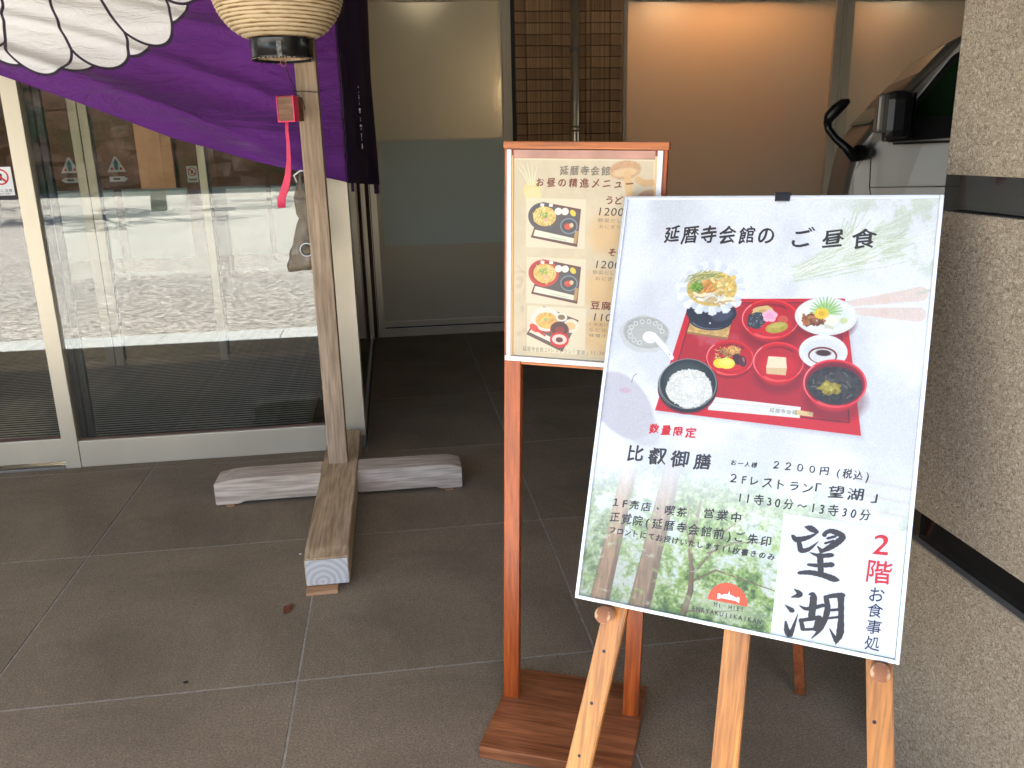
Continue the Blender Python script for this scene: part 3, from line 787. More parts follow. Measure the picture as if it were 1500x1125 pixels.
    cv.ell(-.103, .241, .052, .037, C(226, 190, 98), .0, 1, .002, tex=.2)
    food_scatter(cv, -.118, .262, .036, .016, 70, [C(232, 232, 190), C(150, 170, 80), C(208, 200, 140)], .022, .0014, rnd, .3)
    food_scatter(cv, -.10, .244, .032, .014, 26, [C(242, 150, 60), C(248, 180, 84)], .022, .005, rnd, .9)
    food_scatter(cv, -.135, .243, .012, .008, 26, [C(132, 176, 60), C(100, 150, 40)], .012, .003, rnd)
    food_scatter(cv, -.095, .222, .034, .010, 26, [C(248, 230, 190), C(238, 205, 140), C(252, 244, 226)], .022, .006, rnd, .1)
    food_scatter(cv, -.08, .25, .025, .02, 20, [C(244, 214, 140), C(238, 196, 100)], .016, .006, rnd)
    # grey bowl with the white spoon
    cv.ell(-.235, .136, .055, .040, C(214, 214, 210), -.1, 1, .001, wob=.03); cv.ell(-.232, .14, .050, .034, C(182, 182, 174), -.1, 1, .002, tex=.1); cv.ell(-.23, .134, .038, .026, C(196, 195, 186), 0, .8, .008)
    for k in range(11):
        a = .2 + k * .42; x, y = -.232 + .036 * math.cos(a), .140 + .024 * math.sin(a); cv.ell(x, y, .0055, .0055, C(226, 226, 220), 0, .9); cv.ell(x, y, .003, .003, C(176, 176, 168), 0, .9)
    cv.ell(-.222, .130, .016, .0125, C(250, 250, 252), -.2); cv.line([(-.214, .134), (-.192, .114), (-.170, .090)], .013, C(248, 248, 250), 1, .0008, .010); cv.line([(-.216, .126), (-.194, .107), (-.174, .087)], .0015, C(190, 190, 196), .7); cv.ell(-.175, .096, .0013, .0013, C(90, 90, 90))
    # red bowls
    RED, RIN = C(232, 28, 28), C(196, 16, 22)
    bowl(cv, .021, .184, .056, .040, RED, RIN, .016)
    cv.ell(.006, .197, .022, .013, C(228, 196, 120), .1, wob=.05); cv.ell(.006, .199, .009, .004, C(196, 150, 80), 0, .7, .002); cv.ell(-.006, .179, .018, .017, C(50, 54, 58), .5, tex=.6, wob=.06)
    for _ in range(26): cv.ell(-.006 + rnd.uniform(-.014, .014), .179 + rnd.uniform(-.013, .013), .0012, .0008, C(190, 195, 200), 0, .7)
    cv.ell(.046, .184, .010, .008, C(214, 84, 60)); cv.ell(.036, .167, .022, .011, C(182, 164, 52), .25, tex=.12); cv.ell(.036, .171, .017, .005, C(206, 190, 84), .25, .8, .002)
    for k in range(5):
        a = k * 1.257 + .3; cv.ell(.020 + .008 * math.cos(a), .190 + .007 * math.sin(a), .0075, .0065, C(246, 186, 208))
    cv.ell(.020, .190, .008, .007, C(240, 160, 192), 0, .7, .004)
    # white dish
    cv.ell(.126, .184, .058, .040, (.35, .02, .05), 0, .4, .006); cv.ell(.126, .195, .058, .038, C(232, 236, 230)); cv.ell(.126, .197, .054, .034, C(246, 248, 244)); cv.ell(.130, .195, .04, .024, C(230, 234, 226), 0, .8, .006)
    for k in range(15):
        a = -.2 + k * .25; cv.line([(.125, .202), (.125 + .030 * math.cos(a), .206 + .028 * math.sin(a))], .007, C(150, 196, 110) if k % 2 else C(176, 214, 134), 1, .001, .0016)
    food_scatter(cv, .103, .186, .018, .010, 40, [C(170, 96, 40), C(200, 130, 66), C(130, 70, 30)], .012, .005, rnd)
    cv.poly([(.124, .180), (.142, .175), (.152, .190), (.136, .199)], C(246, 242, 222)); cv.poly([(.124, .180), (.142, .175), (.143, .169), (.126, .172)], C(222, 216, 190))
    for k in range(16):
        a = k * .3927; cv.line([(.118, .2), (.118 + .012 * math.cos(a), .2 + .010 * math.sin(a))], .004, C(248, 208, 40))
    cv.ell(.118, .2, .006, .005, C(230, 178, 20)); cv.ell(.16, .188, .007, .006, C(214, 222, 160))
    # pickles dish
    cv.ell(-.05, .094, .048, .038, C(150, 8, 14)); cv.ell(-.05, .099, .048, .037, C(224, 30, 30)); cv.ell(-.05, .099, .044, .033, C(196, 16, 22)); cv.ell(-.05, .092, .036, .022, C(222, 34, 30), 0, .8, .006)
    food_scatter(cv, -.066, .104, .018, .013, 46, [C(224, 170, 84), C(190, 120, 50), C(240, 205, 130), C(120, 70, 30)], .012, .002, rnd)
    food_scatter(cv, -.044, .115, .012, .010, 36, [C(236, 180, 96), C(214, 150, 70)], .009, .003, rnd)
    cv.ell(-.034, .097, .009, .012, C(70, 28, 30), .5); cv.ell(-.024, .094, .008, .012, C(86, 34, 38), .4); cv.ell(-.022, .097, .002, .006, C(190, 150, 150), .4, .7, .001)
    cv.ell(-.069, .086, .013, .010, C(250, 216, 50)); cv.ell(-.055, .087, .017, .0115, C(253, 228, 74)); cv.ell(-.055, .090, .012, .006, C(254, 238, 130), 0, .7, .004)
    # tofu bowl
    bowl(cv, .046, .098, .049, .040, RED, RIN, .018)
    cv.poly([(.026, .108), (.060, .108), (.064, .086), (.024, .084)], C(246, 226, 188)); cv.poly([(.024, .084), (.064, .086), (.063, .072), (.026, .072)], C(226, 192, 140))
    # soy sauce dish
    cv.ell(.128, .115, .043, .033, (.3, .02, .04), 0, .35, .006); cv.ell(.128, .124, .045, .034, C(240, 240, 242)); cv.ell(.128, .124, .035, .025, C(226, 226, 230), 0, .8, .006)
    cv.ell(.128, .117, .027, .017, C(120, 50, 24)); cv.ell(.128, .116, .024, .0145, C(232, 228, 228)); cv.ell(.129, .122, .014, .006, C(60, 20, 14), 0, .95, .002)
    # soup bowl
    bowl(cv, .155, .064, .058, .047, C(226, 32, 40), C(136, 12, 24), .020)
    cv.ell(.155, .060, .050, .037, C(52, 44, 36), 0, 1, .002, tex=.5); cv.ell(.160, .070, .03, .015, C(84, 78, 66), 0, .5, .008)
    food_scatter(cv, .155, .06, .045, .03, 40, [C(34, 36, 26), C(60, 60, 44), C(96, 92, 76)], .012, .003, rnd)
    cv.ell(.148, .054, .020, .013, C(160, 140, 30), 0, 1, .002, .4, .12); cv.ell(.146, .057, .013, .008, C(200, 180, 70), 0, .9, .003, .4, .1)
    # rice bowl
    cv.ell(-.130, .028, .062, .054, C(160, 20, 34), 0, 1); cv.ell(-.130, .034, .0625, .056, C(24, 28, 26)); cv.ell(-.130, .038, .0605, .053, C(150, 156, 150), 0, .8); cv.ell(-.130, .038, .058, .051, C(38, 44, 40)); cv.ell(-.138, .05, .04, .03, C(76, 84, 78), .3, .6, .01)
    cv.ell(-.126, .028, .048, .040, C(226, 222, 206), 0, 1, .002, tex=.08, wob=.03)
    for _ in range(700):
        a = rnd.uniform(0, 6.283); r = math.sqrt(rnd.random()); x, y = -.126 + .047 * r * math.cos(a), .029 + .040 * r * math.sin(a)
        d = rnd.uniform(.82, 1.0); cv.ell(x, y, .0028, .0013, (d, d, d * .97), rnd.uniform(0, 3.14), .9, .0007)
    cv.ell(-.12, .033, .022, .016, (1, 1, 1), 0, .35, .01)
    def glint(cx, cy, rx, ry, a0, a1, w, c, al):
        cv.line([(cx + rx * math.cos(a), cy + ry * math.sin(a)) for a in np.linspace(a0, a1, 14)], w, c, al, .0012, w * .4)
    for cx, cy, rx, ry in ((.021, .184, .056, .040), (.046, .098, .049, .040), (-.05, .099, .048, .037), (.155, .064, .058, .047)):
        glint(cx, cy, rx * .97, ry * .97, 2.4, 3.9, .0022, C(255, 190, 190), .75); glint(cx, cy - .004, rx * .86, ry * .84, .9, 2.2, .005, C(110, 0, 10), .45); glint(cx, cy, rx * .97, ry * .97, -.6, .5, .0016, C(255, 160, 165), .6)
        glint(cx, cy - ry * .25, rx * .80, ry * .70, 4.1, 5.2, .006, C(255, 96, 90), .5)
    glint(-.130, .036, .061, .054, 2.2, 4.2, .002, C(190, 196, 190), .8); glint(-.098, .176, .04, .02, 3.6, 5.4, .003, C(120, 124, 140), .7)
    gr = fbm(h, w, 3, 2, 77); cv.a = cv.a * (.95 + .10 * gr)[..., None]
    lowd = sm(-Y, .16, .40) * (1 - sm(X, .075, .09)); cv.a = cv.a * (1 - .16 * lowd)[..., None]
    cv.a = cv.a * np.array([.94, .935, .925], np.float32)
    return cv.image('big_poster_print')

def paint_small():
    rnd = random.Random(8)
    cv = Canvas(0, .33, 0, .455, 1900, C(208, 194, 166)); h, w = cv.h, cv.w; cv.N = fbm(h, w, 8, 3, 5); X, Y = cv.X, cv.Y
    n1 = fbm(h, w, 120, 5, 61); cv.a = cv.a * (.90 + .2 * n1)[..., None]; n2 = fbm(h, w, 22, 4, 62)
    cv.put((slice(None), slice(None)), sm(n2, .55, .75) * .35, C(206, 190, 150)); cv.put((slice(None), slice(None)), sm(1 - n1, .5, .7) * .3, C(246, 236, 212))
    e = np.minimum(np.minimum(X, .33 - X), np.minimum(Y, .455 - Y)); cv.put((slice(None), slice(None)), (e < .004) * .8, C(232, 222, 190))
    # radish
    cv.ell(.045, .385, .022, .020, C(222, 214, 140), .2, .9, .003); cv.ell(.048, .372, .020, .02, C(226, 218, 160), .2, .8, .006)
    for k in range(9):
        cv.line([(.036 + k * .0015, .398), (.024 + k * .0035, .42), (.008 + k * .006, .445 - abs(k - 4) * .002)], .003, C(196, 206, 150) if k % 2 else C(236, 236, 206), .8, .001, .001)
    # mushrooms
    cv.ell(.262, .432, .036, .020, C(196, 146, 100), .12, .85, .003, tex=.15); cv.ell(.262, .427, .028, .009, C(226, 196, 150), .12, .8, .003)
    cv.line([(.268, .425), (.270, .405), (.274, .380)], .015, C(224, 180, 120), .9, .002, .018); cv.line([(.292, .412), (.306, .405), (.324, .406)], .014, C(216, 168, 108), .85, .002); cv.ell(.318, .375, .026, .016, C(180, 124, 84), .2, .8, .004, tex=.15)
    # soft orange discs behind the prices
    for x, y in ((.225, .292), (.215, .168), (.215, .062)): cv.ell(x, y, .040, .045, C(232, 176, 104), 0, .55, .03)
    for p in ([(.01, .215), (.035, .19), (.05, .18)], [(.012, .20), (.04, .20), (.07, .165)], [(.03, .17), (.025, .145)]): cv.line(p, .002, C(178, 150, 140), .5, .002)
    for k in range(7): cv.ell(rnd.uniform(.008, .04), rnd.uniform(.05, .19), .008, .005, C(176, 150, 130), rnd.uniform(0, 3), .35, .004)
    cv.poly([(.175, .085), (.25, .06), (.33, .02), (.33, .05), (.22, .10)], C(206, 170, 110), .5, .004); cv.poly([(.175, .06), (.24, .035), (.33, -.01), (.33, .01), (.21, .07)], C(226, 198, 140), .6, .004)
    def photo(x0, y0, x1, y1, kind):
        cv.poly([(x0, y0), (x1, y0), (x1, y1), (x0, y1)], C(230, 220, 194), .9, .001)
        s = (x1 - x0) / .143
        P = lambda u, v: (x0 + u * s, y0 + v * s)
        if kind < 2:
            cv.poly([P(.012, .022), P(.125, .004), P(.132, .088), P(.040, .102)], C(92, 46, 44)); cv.poly([P(.017, .025), P(.121, .009), P(.128, .084), P(.042, .098)], C(74, 70, 76))
            cv.poly([P(.018, .026), P(.116, .012), P(.118, .023), P(.022, .040)], C(236, 232, 216)); cv.line([P(.06, .024), P(.10, .018)], .002, C(140, 190, 150), .7)
            bc_ = C(76, 74, 80) if kind == 0 else C(196, 56, 52)
            cx, cy = P(.042, .070); cv.ell(cx, cy, .037 * s, .031 * s, bc_); cv.ell(cx, cy + .002, .033 * s, .026 * s, [v * .85 for v in bc_])
            cv.ell(cx + .003, cy, .028 * s, .022 * s, C(230, 190, 100), tex=.2)
            food_scatter(cv, cx + .003, cy, .024 * s, .019 * s, 60, [C(240, 210, 120), C(228, 180, 80), C(250, 228, 160)], .014, .0018, rnd)
            food_scatter(cv, cx, cy + .004, .009, .006, 14, [C(130, 180, 70), C(160, 200, 90)], .006, .002, rnd); cv.ell(cx + .006, cy - .008, .005, .004, C(240, 170, 160))
            for q in (.034, .055): cv.poly([P(q, .092), P(q + .009, .0915), P(q + .010, .098), P(q + .001, .099)], C(240, 240, 240))
            for q in (.078, .094): a = P(q, .082); cv.ell(a[0], a[1], .009 * s, .008 * s, C(238, 236, 232), .2, 1, .001, .1)
            a = P(.113, .079); cv.ell(a[0], a[1], .008 * s, .006 * s, C(240, 208, 60), -.8)
            a = P(.104, .050); cv.ell(a[0], a[1], .021 * s, .018 * s, C(110, 130, 150)); cv.ell(a[0], a[1], .018 * s, .015 * s, C(60, 62, 70)); cv.ell(a[0] - .002, a[1] - .001, .009 * s, .007 * s, C(220, 66, 40), 0, 1, .001, .2); cv.ell(a[0] + .006, a[1] + .002, .005 * s, .005 * s, C(240, 200, 160))
            cv.poly([P(.115, .012), P(.123, .011), P(.127, .04), P(.119, .04)], C(200, 160, 90), .8)
        else:
            cv.poly([P(-.002, .040), P(.088, .004), P(.126, .080), P(.040, .108)], C(100, 62, 54)); cv.poly([P(.003, .041), P(.086, .010), P(.121, .078), P(.042, .103)], C(82, 76, 76))
            cv.poly([P(.005, .046), P(.062, .024), P(.066, .034), P(.014, .056)], C(236, 230, 214))
            a = P(.046, .078); cv.ell(a[0], a[1] - .007, .034 * s, .024 * s, C(200, 46, 44)); cv.ell(a[0], a[1], .036 * s, .028 * s, C(226, 226, 222)); cv.ell(a[0] + .002, a[1] - .003, .027 * s, .019 * s, C(232, 178, 90), 0, 1, .001, .25); cv.ell(a[0], a[1], .006, .004, C(160, 180, 100))
            a = P(.084, .085); cv.ell(a[0], a[1], .014 * s, .010 * s, C(230, 230, 226)); cv.ell(a[0], a[1], .009 * s, .006 * s, C(120, 100, 60))
            a = P(.108, .066); cv.ell(a[0], a[1], .019 * s, .016 * s, C(234, 226, 206)); cv.ell(a[0] - .002, a[1], .012 * s, .009 * s, C(226, 190, 130))
            a = P(.080, .055); cv.ell(a[0], a[1], .023 * s, .020 * s, C(150, 40, 42)); cv.ell(a[0], a[1] + .003, .021 * s, .016 * s, C(66, 40, 40)); cv.ell(a[0], a[1], .012 * s, .008 * s, C(130, 40, 40))
            a = P(.080, .032); cv.ell(a[0], a[1], .023 * s, .018 * s, C(212, 30, 34)); cv.ell(a[0], a[1] + .001, .018 * s, .012 * s, C(236, 210, 205)); cv.ell(a[0], a[1], .009 * s, .006 * s, C(90, 40, 40))
            cv.ell(*P(.018, .056), .013 * s, .008 * s, C(214, 60, 50), -.6); cv.line([P(.024, .052), P(.044, .040)], .005, C(206, 50, 46))
    photo(.031, .258, .174, .368, 0); photo(.033, .128, .178, .235, 1); photo(.036, .012, .182, .122, 2)
    cv.a = (cv.a * .84 + np.array(C(206, 200, 184), np.float32) * .16) * np.array([.88, .86, .83], np.float32)  # pale veil mixed over the print for the glare on it
    return cv.image('menu_print')

def paint_crest():
    """purple cloth with a sixteen petalled white crest; x -3..-.19, z 1.3..2.9"""
    cv = Canvas(-3.0, -.19, 1.3, 2.92, 700, C(98, 26, 124)); X, Y = cv.X.copy(), cv.Y.copy(); h, w = cv.h, cv.w
    n = fbm(h, w, 150, 4, 71); cv.a = cv.a * (.93 + .14 * n)[..., None]
    cx, cy, R0 = -1.45, 2.65, .82
    # the cloth is pulled sideways, which bends the crest
    Xs = X + .02 * np.sin((Y - 1.9) * 9) + .20 * (Y - cy); Xs = cx + (Xs - cx) * 1.12; Ys = Y + .02 * np.sin(X * 7)
    dx, dy = Xs - cx, Ys - cy; rad = np.hypot(dx, dy); ang = np.arctan2(dx, -dy)
    st = 2 * math.pi / 16
    def layer(off, Rt, lw):
        k = np.round((ang - off) / st); a = ang - off - k * st
        u, v = rad * np.cos(a), rad * np.sin(a)
        hw = Rt * math.tan(st / 2) * .86           # half width at the tip circle
        rc = hw; uc = Rt - rc
        dw = np.abs(v) - u * math.tan(st / 2) * .995
        dtip = np.where(u > uc, np.hypot(np.maximum(u - uc, 0) * 1.0, v) - rc, -1.0)
        d = np.maximum(np.maximum(dw, dtip), u - Rt)
        return d
    for off, Rt in ((0, R0 * .985), (st / 2, R0)):
        d = layer(off, Rt, .006)
        ins = np.clip(-d / .0015 + .5, 0, 1); edge = np.clip((.0065 - np.abs(d)) / .0018, 0, 1) * (rad < Rt * 1.02)
        cv.put((slice(None), slice(None)), ins, C(246, 245, 246)); cv.put((slice(None), slice(None)), edge, C(38, 24, 46))
    return cv.image('crest_cloth')

IMG_BIG, IMG_SMALL, IMG_CREST = paint_big(), paint_small(), paint_crest()

def uv_plane(name, x0, x1, y0, y1, z, mat, parent, plane='xy'):
    me = bpy.data.meshes.new(name)
    vs = [(x0, y0, z), (x1, y0, z), (x1, y1, z), (x0, y1, z)]
    if plane == 'xz': vs = [(a, z, b) for a, b, _ in vs]
    me.from_pydata(vs, [], [(0, 1, 2, 3)]); uv = me.uv_layers.new(name='UVMap')
    for i, c in enumerate(((0, 0), (1, 0), (1, 1), (0, 1))): uv.data[i].uv = c
    return link(name, me, mat, parent)

for txt, sz, zc in (('ドアに注意', .015, 1.362), ('CAUTION', .010, 1.347)):
    me, w_ = glyphs(txt, sz, res=2)
    o = link('lettering', me, MT['ink'], ls); lo_ = min(v.co.x for v in me.vertices); hi_ = max(v.co.x for v in me.vertices)
    k_ = (.084 if txt[0] == 'ド' else .06) / (hi_ - lo_); o.scale = (k_, 1, 1)
    o.rotation_euler = (R(90), 0, 0); o.location = (-1.765 - k_ * (lo_ + hi_) / 2, 4.2750, zc - sz * .35)
# ------------------------------------------------------------------ big framed poster
EX = Vector((.83492885, -.55029574, .00827173)); EY = Vector((.19790532, .31422574, .92849107)); EZ = EX.cross(EY)
PC = Vector((.68471718, 1.54480851, .98341157))
def bmtx(o): 
    m = Matrix((EX, EY, EZ)).transposed().to_4x4(); m.translation = o; return m
poster = empty('framed_poster', label='large silver framed lunch poster with a food tray photo standing on the wooden easel', cat='poster', mw=bmtx(PC))
W2, H2, FWD = .315, .4388, .0075
f = poster
box('frame_side', -W2, -W2 + FWD, -H2 + .0002, H2 - .0002, -.016, 0, MT['white_al'], f, .0015)
box('frame_side', W2 - FWD, W2, -H2 + .0002, H2 - .0002, -.016, 0, MT['white_al'], f, .0015)
box('frame_side', -W2 + FWD + .0002, W2 - FWD - .0002, H2 - FWD, H2, -.016, 0, MT['white_al'], f, .0015)
box('frame_side', -W2 + FWD + .0002, W2 - FWD - .0002, -H2, -H2 + FWD, -.016, 0, MT['white_al'], f, .0015)
box('back_board', -W2 + .003, W2 - .003, -H2 + .003, H2 - .003, -.015, -.0085, varied('back_board', (.5, .45, .38), .7, .1, 9, 0), f)
pr = uv_plane('printed_sheet', -.309, .309, -.432, .432, -.0060, m_print('poster_print', IMG_BIG, .45).m, f)
TZ = -.0058
ink, red = MT['ink'], MT['red']
HB0 = dict(rise=.13, slant=.05, rough=.07, nib=(.0012, -.7, 4)); HB = dict(rise=.13, slant=.05, rough=.07, nib=(.0006, -.7, 3))
line_text('延暦寺会館の', -.217, .012, .357, .040, TZ, ink, pr, adv=.044, seed=1, **HB0)
line_text('ご昼食', .047, .205, .353, .041, TZ, ink, pr, adv=.052, seed=2, **HB0)
line_text('延暦寺会館', .040, .092, .0005, .0095, TZ, MT['ink_soft'], pr, adv=.0105, seed=3)
line_text('数量限定', -.200, -.100, -.062, .022, TZ, red, pr, adv=.026, seed=4, **HB0)
line_text('比叡御膳', -.240, -.063, -.118, .036, TZ, ink, pr, adv=.045, seed=5, **HB0)
line_text('お一人様', -.024, .028, -.112, .0115, TZ, ink, pr, adv=.0135, seed=6, **HB)
line_text('２２００円', .058, .162, -.106, .019, TZ, ink, pr, adv=.022, seed=7, **HB)
line_text('(税込)', .176, .233, -.106, .021, TZ, ink, pr, adv=.023, seed=8, **HB)
line_text('２Fレストラン', -.022, .136, -.143, .022, TZ, ink, pr, adv=.025, seed=9, **HB)
line_text('「望湖」', .140, .252, -.143, .024, TZ, ink, pr, adv=.027, seed=10, **HB)
line_text('11寺30分〜13寺30分', .000, .243, -.179, .023, TZ, ink, pr, adv=.026, xs=.9, seed=11, **HB)
line_text('１F売店･喫茶', -.259, -.100, -.226, .021, TZ, ink, pr, adv=.0235, seed=12, **HB)
line_text('営業中', -.066, .008, -.220, .022, TZ, ink, pr, adv=.025, seed=13, **HB)
line_text('正覚院(延暦寺会館前)ご朱印', -.261, .070, -.257, .023, TZ, ink, pr, adv=.0255, seed=14, **HB)
line_text('フロントにてお授けいたします(1枚書きのみ', -.258, .080, -.285, .0145, TZ, ink, pr, adv=.0165, seed=15, **HB)
# orange half disc emblem with the white bell like shape
hs = [(-.0005 + .039 * math.cos(a), -.389 + .039 * math.sin(a)) for a in [math.pi * k / 28 for k in range(29)]]
def fxy(name, pts, z, mat, parent):
    bm = bmesh.new(); fc = bm.faces.new([bm.verts.new((x, y, z)) for x, y in pts]); bm.normal_update()
    if fc.normal.z < 0: fc.normal_flip()
    return bobj(name, bm, mat, parent)
lg = fxy('emblem', hs, TZ, MT['orange_ink'], pr)
fxy('emblem_figure', [(-.021, -.385), (-.013, -.382), (.015, -.382), (.022, -.385), (.022, -.375), (.019, -.373), (.016, -.376), (.008, -.373), (.003, -.372), (.001, -.364), (-.001, -.372), (-.008, -.373), (-.014, -.376), (-.018, -.373), (-.021, -.375)], TZ + .0002, MT['white_ink'], lg)
line_text('Mt·HIEI', -.026, .030, -.3955, .0125, TZ + .0002, ink, pr, adv=.016, offset=.0002, seed=16, res=2)
line_text('ENRYAKUJIKAIKAN', -.067, .068, -.4120, .0125, TZ + .0002, ink, pr, adv=.016, offset=.0002, seed=17, res=2)
# pasted white sheet
sh = box('pasted_sheet', .087, .3065, -.430, -.198, -.0057, -.0050, MT['paper'], f)
SZ = -.0047
def big_kanji(ch, cx, cy, sx, sy, seed, z=SZ, mat=ink, off=.004, rise=.10, parent=sh, nib=(0, 0, 1)):
    me, _ = glyphs(ch, .1, offset=off, nib=(nib[0] * 3, nib[1], nib[2]), rise=rise, slant=.04, rough=.10, seed=seed)
    co = np.empty(len(me.vertices) * 3); me.vertices.foreach_get('co', co); co = co.reshape(-1, 3)
    for i, (c_, s_) in enumerate(((cx, sx), (cy, sy))):
        lo, hi = co[:, i].min(), co[:, i].max(); co[:, i] = c_ + (co[:, i] - (lo + hi) / 2) / (hi - lo) * s_
    co[:, 2] += z; me.vertices.foreach_set('co', co.reshape(-1)); me.update(); return link('lettering', me, mat, parent)
BRUSH = [[(0.1303, -0.2182, 0.0032), (0.1398, -0.2195, 0.0089), (0.1514, -0.2238, 0.0057)], [(0.109, -0.2391, 0.0053), (0.1168, -0.2445, 0.008), (0.1363, -0.2374, 0.0058), (0.1532, -0.2257, 0.0016)], [(0.1197, -0.2438, 0.0058), (0.1238, -0.2571, 0.0074), (0.1272, -0.2641, 0.0068), (0.141, -0.2584, 0.0052), (0.1563, -0.2414, 0.0008)], [(0.1675, -0.2212, 0.0041), (0.1655, -0.2282, 0.0062)], [(0.1643, -0.2267, 0.0047), (0.1741, -0.219, 0.0062), (0.1873, -0.2202, 0.0082), (0.1987, -0.2255, 0.0071), (0.1914, -0.2361, 0.0087), (0.1771, -0.2495, 0.0077), (0.1619, -0.2604, 0.0041)], [(0.1716, -0.2333, 0.0036), (0.1853, -0.2272, 0.0036)], [(0.1681, -0.2433, 0.0031), (0.183, -0.2358, 0.0033)], [(0.1557, -0.2515, 0.0021), (0.1636, -0.259, 0.0062)], [(0.143, -0.265, 0.0013), (0.1605, -0.2681, 0.0057), (0.1823, -0.263, 0.0061)], [(0.1618, -0.2674, 0.0083), (0.1635, -0.2823, 0.0083), (0.1662, -0.2997, 0.0077)], [(0.1421, -0.2883, 0.0037), (0.1597, -0.2868, 0.0057), (0.1843, -0.2808, 0.0072)], [(0.1272, -0.3068, 0.0047), (0.1454, -0.3027, 0.0068), (0.1679, -0.303, 0.0077), (0.1891, -0.3066, 0.0087), (0.1977, -0.3074, 0.0041)], [(0.1213, -0.3385, 0.0013), (0.1328, -0.3466, 0.0079), (0.1171, -0.3552, 0.0011)], [(0.1079, -0.3714, 0.0013), (0.1211, -0.3793, 0.0079)], [(0.1123, -0.4027, 0.0032), (0.1167, -0.4198, 0.0084), (0.1231, -0.4243, 0.0068), (0.1288, -0.4021, 0.0037), (0.1328, -0.3834, 0.0008)], [(0.1341, -0.3674, 0.0016), (0.1483, -0.3712, 0.0052), (0.1767, -0.3585, 0.0051)], [(0.149, -0.3435, 0.0021), (0.1572, -0.3463, 0.0093), (0.1577, -0.3839, 0.0093)], [(0.1394, -0.3939, 0.0057), (0.1445, -0.4099, 0.0067)], [(0.1383, -0.3952, 0.0047), (0.1723, -0.3823, 0.0061)], [(0.1714, -0.3839, 0.0082), (0.1667, -0.4058, 0.0067)], [(0.1444, -0.411, 0.0036), (0.1687, -0.4049, 0.0041)], [(0.1794, -0.3432, 0.0066), (0.1842, -0.3663, 0.0081), (0.1767, -0.4005, 0.0061), (0.1617, -0.4238, 0.0013)], [(0.1794, -0.3432, 0.0051), (0.1909, -0.3382, 0.0061), (0.208, -0.3339, 0.0076)], [(0.2051, -0.3363, 0.0091), (0.2091, -0.3722, 0.0075), (0.2101, -0.4044, 0.0095), (0.2044, -0.4256, 0.0013)], [(0.1916, -0.3996, 0.0015), (0.2048, -0.419, 0.0065)], [(0.1871, -0.3662, 0.0036), (0.2039, -0.3613, 0.004)], [(0.186, -0.3812, 0.0031), (0.2052, -0.3751, 0.0035)]]
def brush(strokes, z, mat, parent):
    bm = bmesh.new()
    for q, s in enumerate(strokes):
        # smooth the traced centre line and sweep a round brush of changing width
        P = []; n_ = len(s)
        for k in range(n_ - 1):
            p0, p1, p2, p3 = (np.array(s[max(0, k - 1)]), np.array(s[k]), np.array(s[k + 1]), np.array(s[min(n_ - 1, k + 2)]))
            for t in np.linspace(0, 1, 9)[:-1 if k < n_ - 2 else None]:
                P.append(.5 * (2 * p1 + (p2 - p0) * t + (2 * p0 - 5 * p1 + 4 * p2 - p3) * t * t + (3 * p1 - p0 - 3 * p2 + p3) * t ** 3))
        zz_ = z + q * 1e-5; L, R_ = [], []
        for k, p in enumerate(P):
            d = P[min(k + 1, len(P) - 1)] - P[max(k - 1, 0)]; d = d[:2] / (np.hypot(d[0], d[1]) + 1e-9); w_ = max(p[2] * 1.38, .0006) / 2 * (1 + .06 * math.sin(k * 1.9 + q))
            L.append(bm.verts.new((p[0] - d[1] * w_, p[1] + d[0] * w_, zz_))); R_.append(bm.verts.new((p[0] + d[1] * w_, p[1] - d[0] * w_, zz_)))
        for k in range(len(P) - 1):
            try: bm.faces.new((L[k], R_[k], R_[k + 1], L[k + 1]))
            except ValueError: pass
        for e, sg in ((P[0], -1), (P[-1], 1)):
            r_ = max(e[2] * 1.38, .0006) / 2; ring = [bm.verts.new((e[0] + r_ * math.cos(a), e[1] + r_ * .85 * math.sin(a), zz_ + 5e-6)) for a in np.linspace(0, 2 * math.pi, 13)[:-1]]
            bm.faces.new(ring)
    for f_ in bm.faces:
        f_.normal_update()
        if f_.normal.z < 0: f_.normal_flip()
    return bobj('lettering', bm, mat, parent)
brush(BRUSH[:12], SZ, ink, sh); brush(BRUSH[12:], SZ, ink, sh)
big_kanji('2', .265, -.230, .027, .038, 23, mat=red, off=0, rise=0, nib=(.0009, .6, 3)); big_kanji('階', .267, -.280, .043, .044, 24, mat=red, off=0, rise=.04, nib=(.0006, 1.2, 3))
for ch, y in (('お', -.322), ('食', -.351), ('事', -.381), ('処', -.411)): big_kanji(ch, .2665, y, .026, .026, 25, mat=MT['ink_navy'], off=0, rise=.04, nib=(.0004, 1.2, 3))
# clear cover with slight wrinkles
def m_cover():
    n = N('clear_cover'); n.n.remove(n.p)
    tr = n.add('ShaderNodeBsdfTransparent'); tr.inputs[0].default_value = (.97, .98, .985, 1)
    gl = n.add('ShaderNodeBsdfGlossy'); gl.inputs['Roughness'].default_value = .12
    fr = n.add('ShaderNodeFresnel'); fr.inputs[0].default_value = 1.33; mx = n.add('ShaderNodeMixShader')
    v = n.co((1, 1, 1)); wv = n.noise(v, 4.5, 5, .62, .9)
    b = n.add('ShaderNodeBump', ins={'Strength': .9, 'Distance': .012}); n.l.new(wv, b.inputs['Height'])
    n.l.new(b.outputs[0], gl.inputs['Normal']); n.l.new(b.outputs[0], fr.inputs['Normal'])
    mu = n.add('ShaderNodeMath', operation='MULTIPLY'); mu.inputs[1].default_value = .42; n.l.new(fr.outputs[0], mu.inputs[0])
    n.l.new(mu.outputs[0], mx.inputs[0]); n.l.new(tr.outputs[0], mx.inputs[1]); n.l.new(gl.outputs[0], mx.inputs[2]); n.l.new(mx.outputs[0], n.out.inputs[0]); return n.m
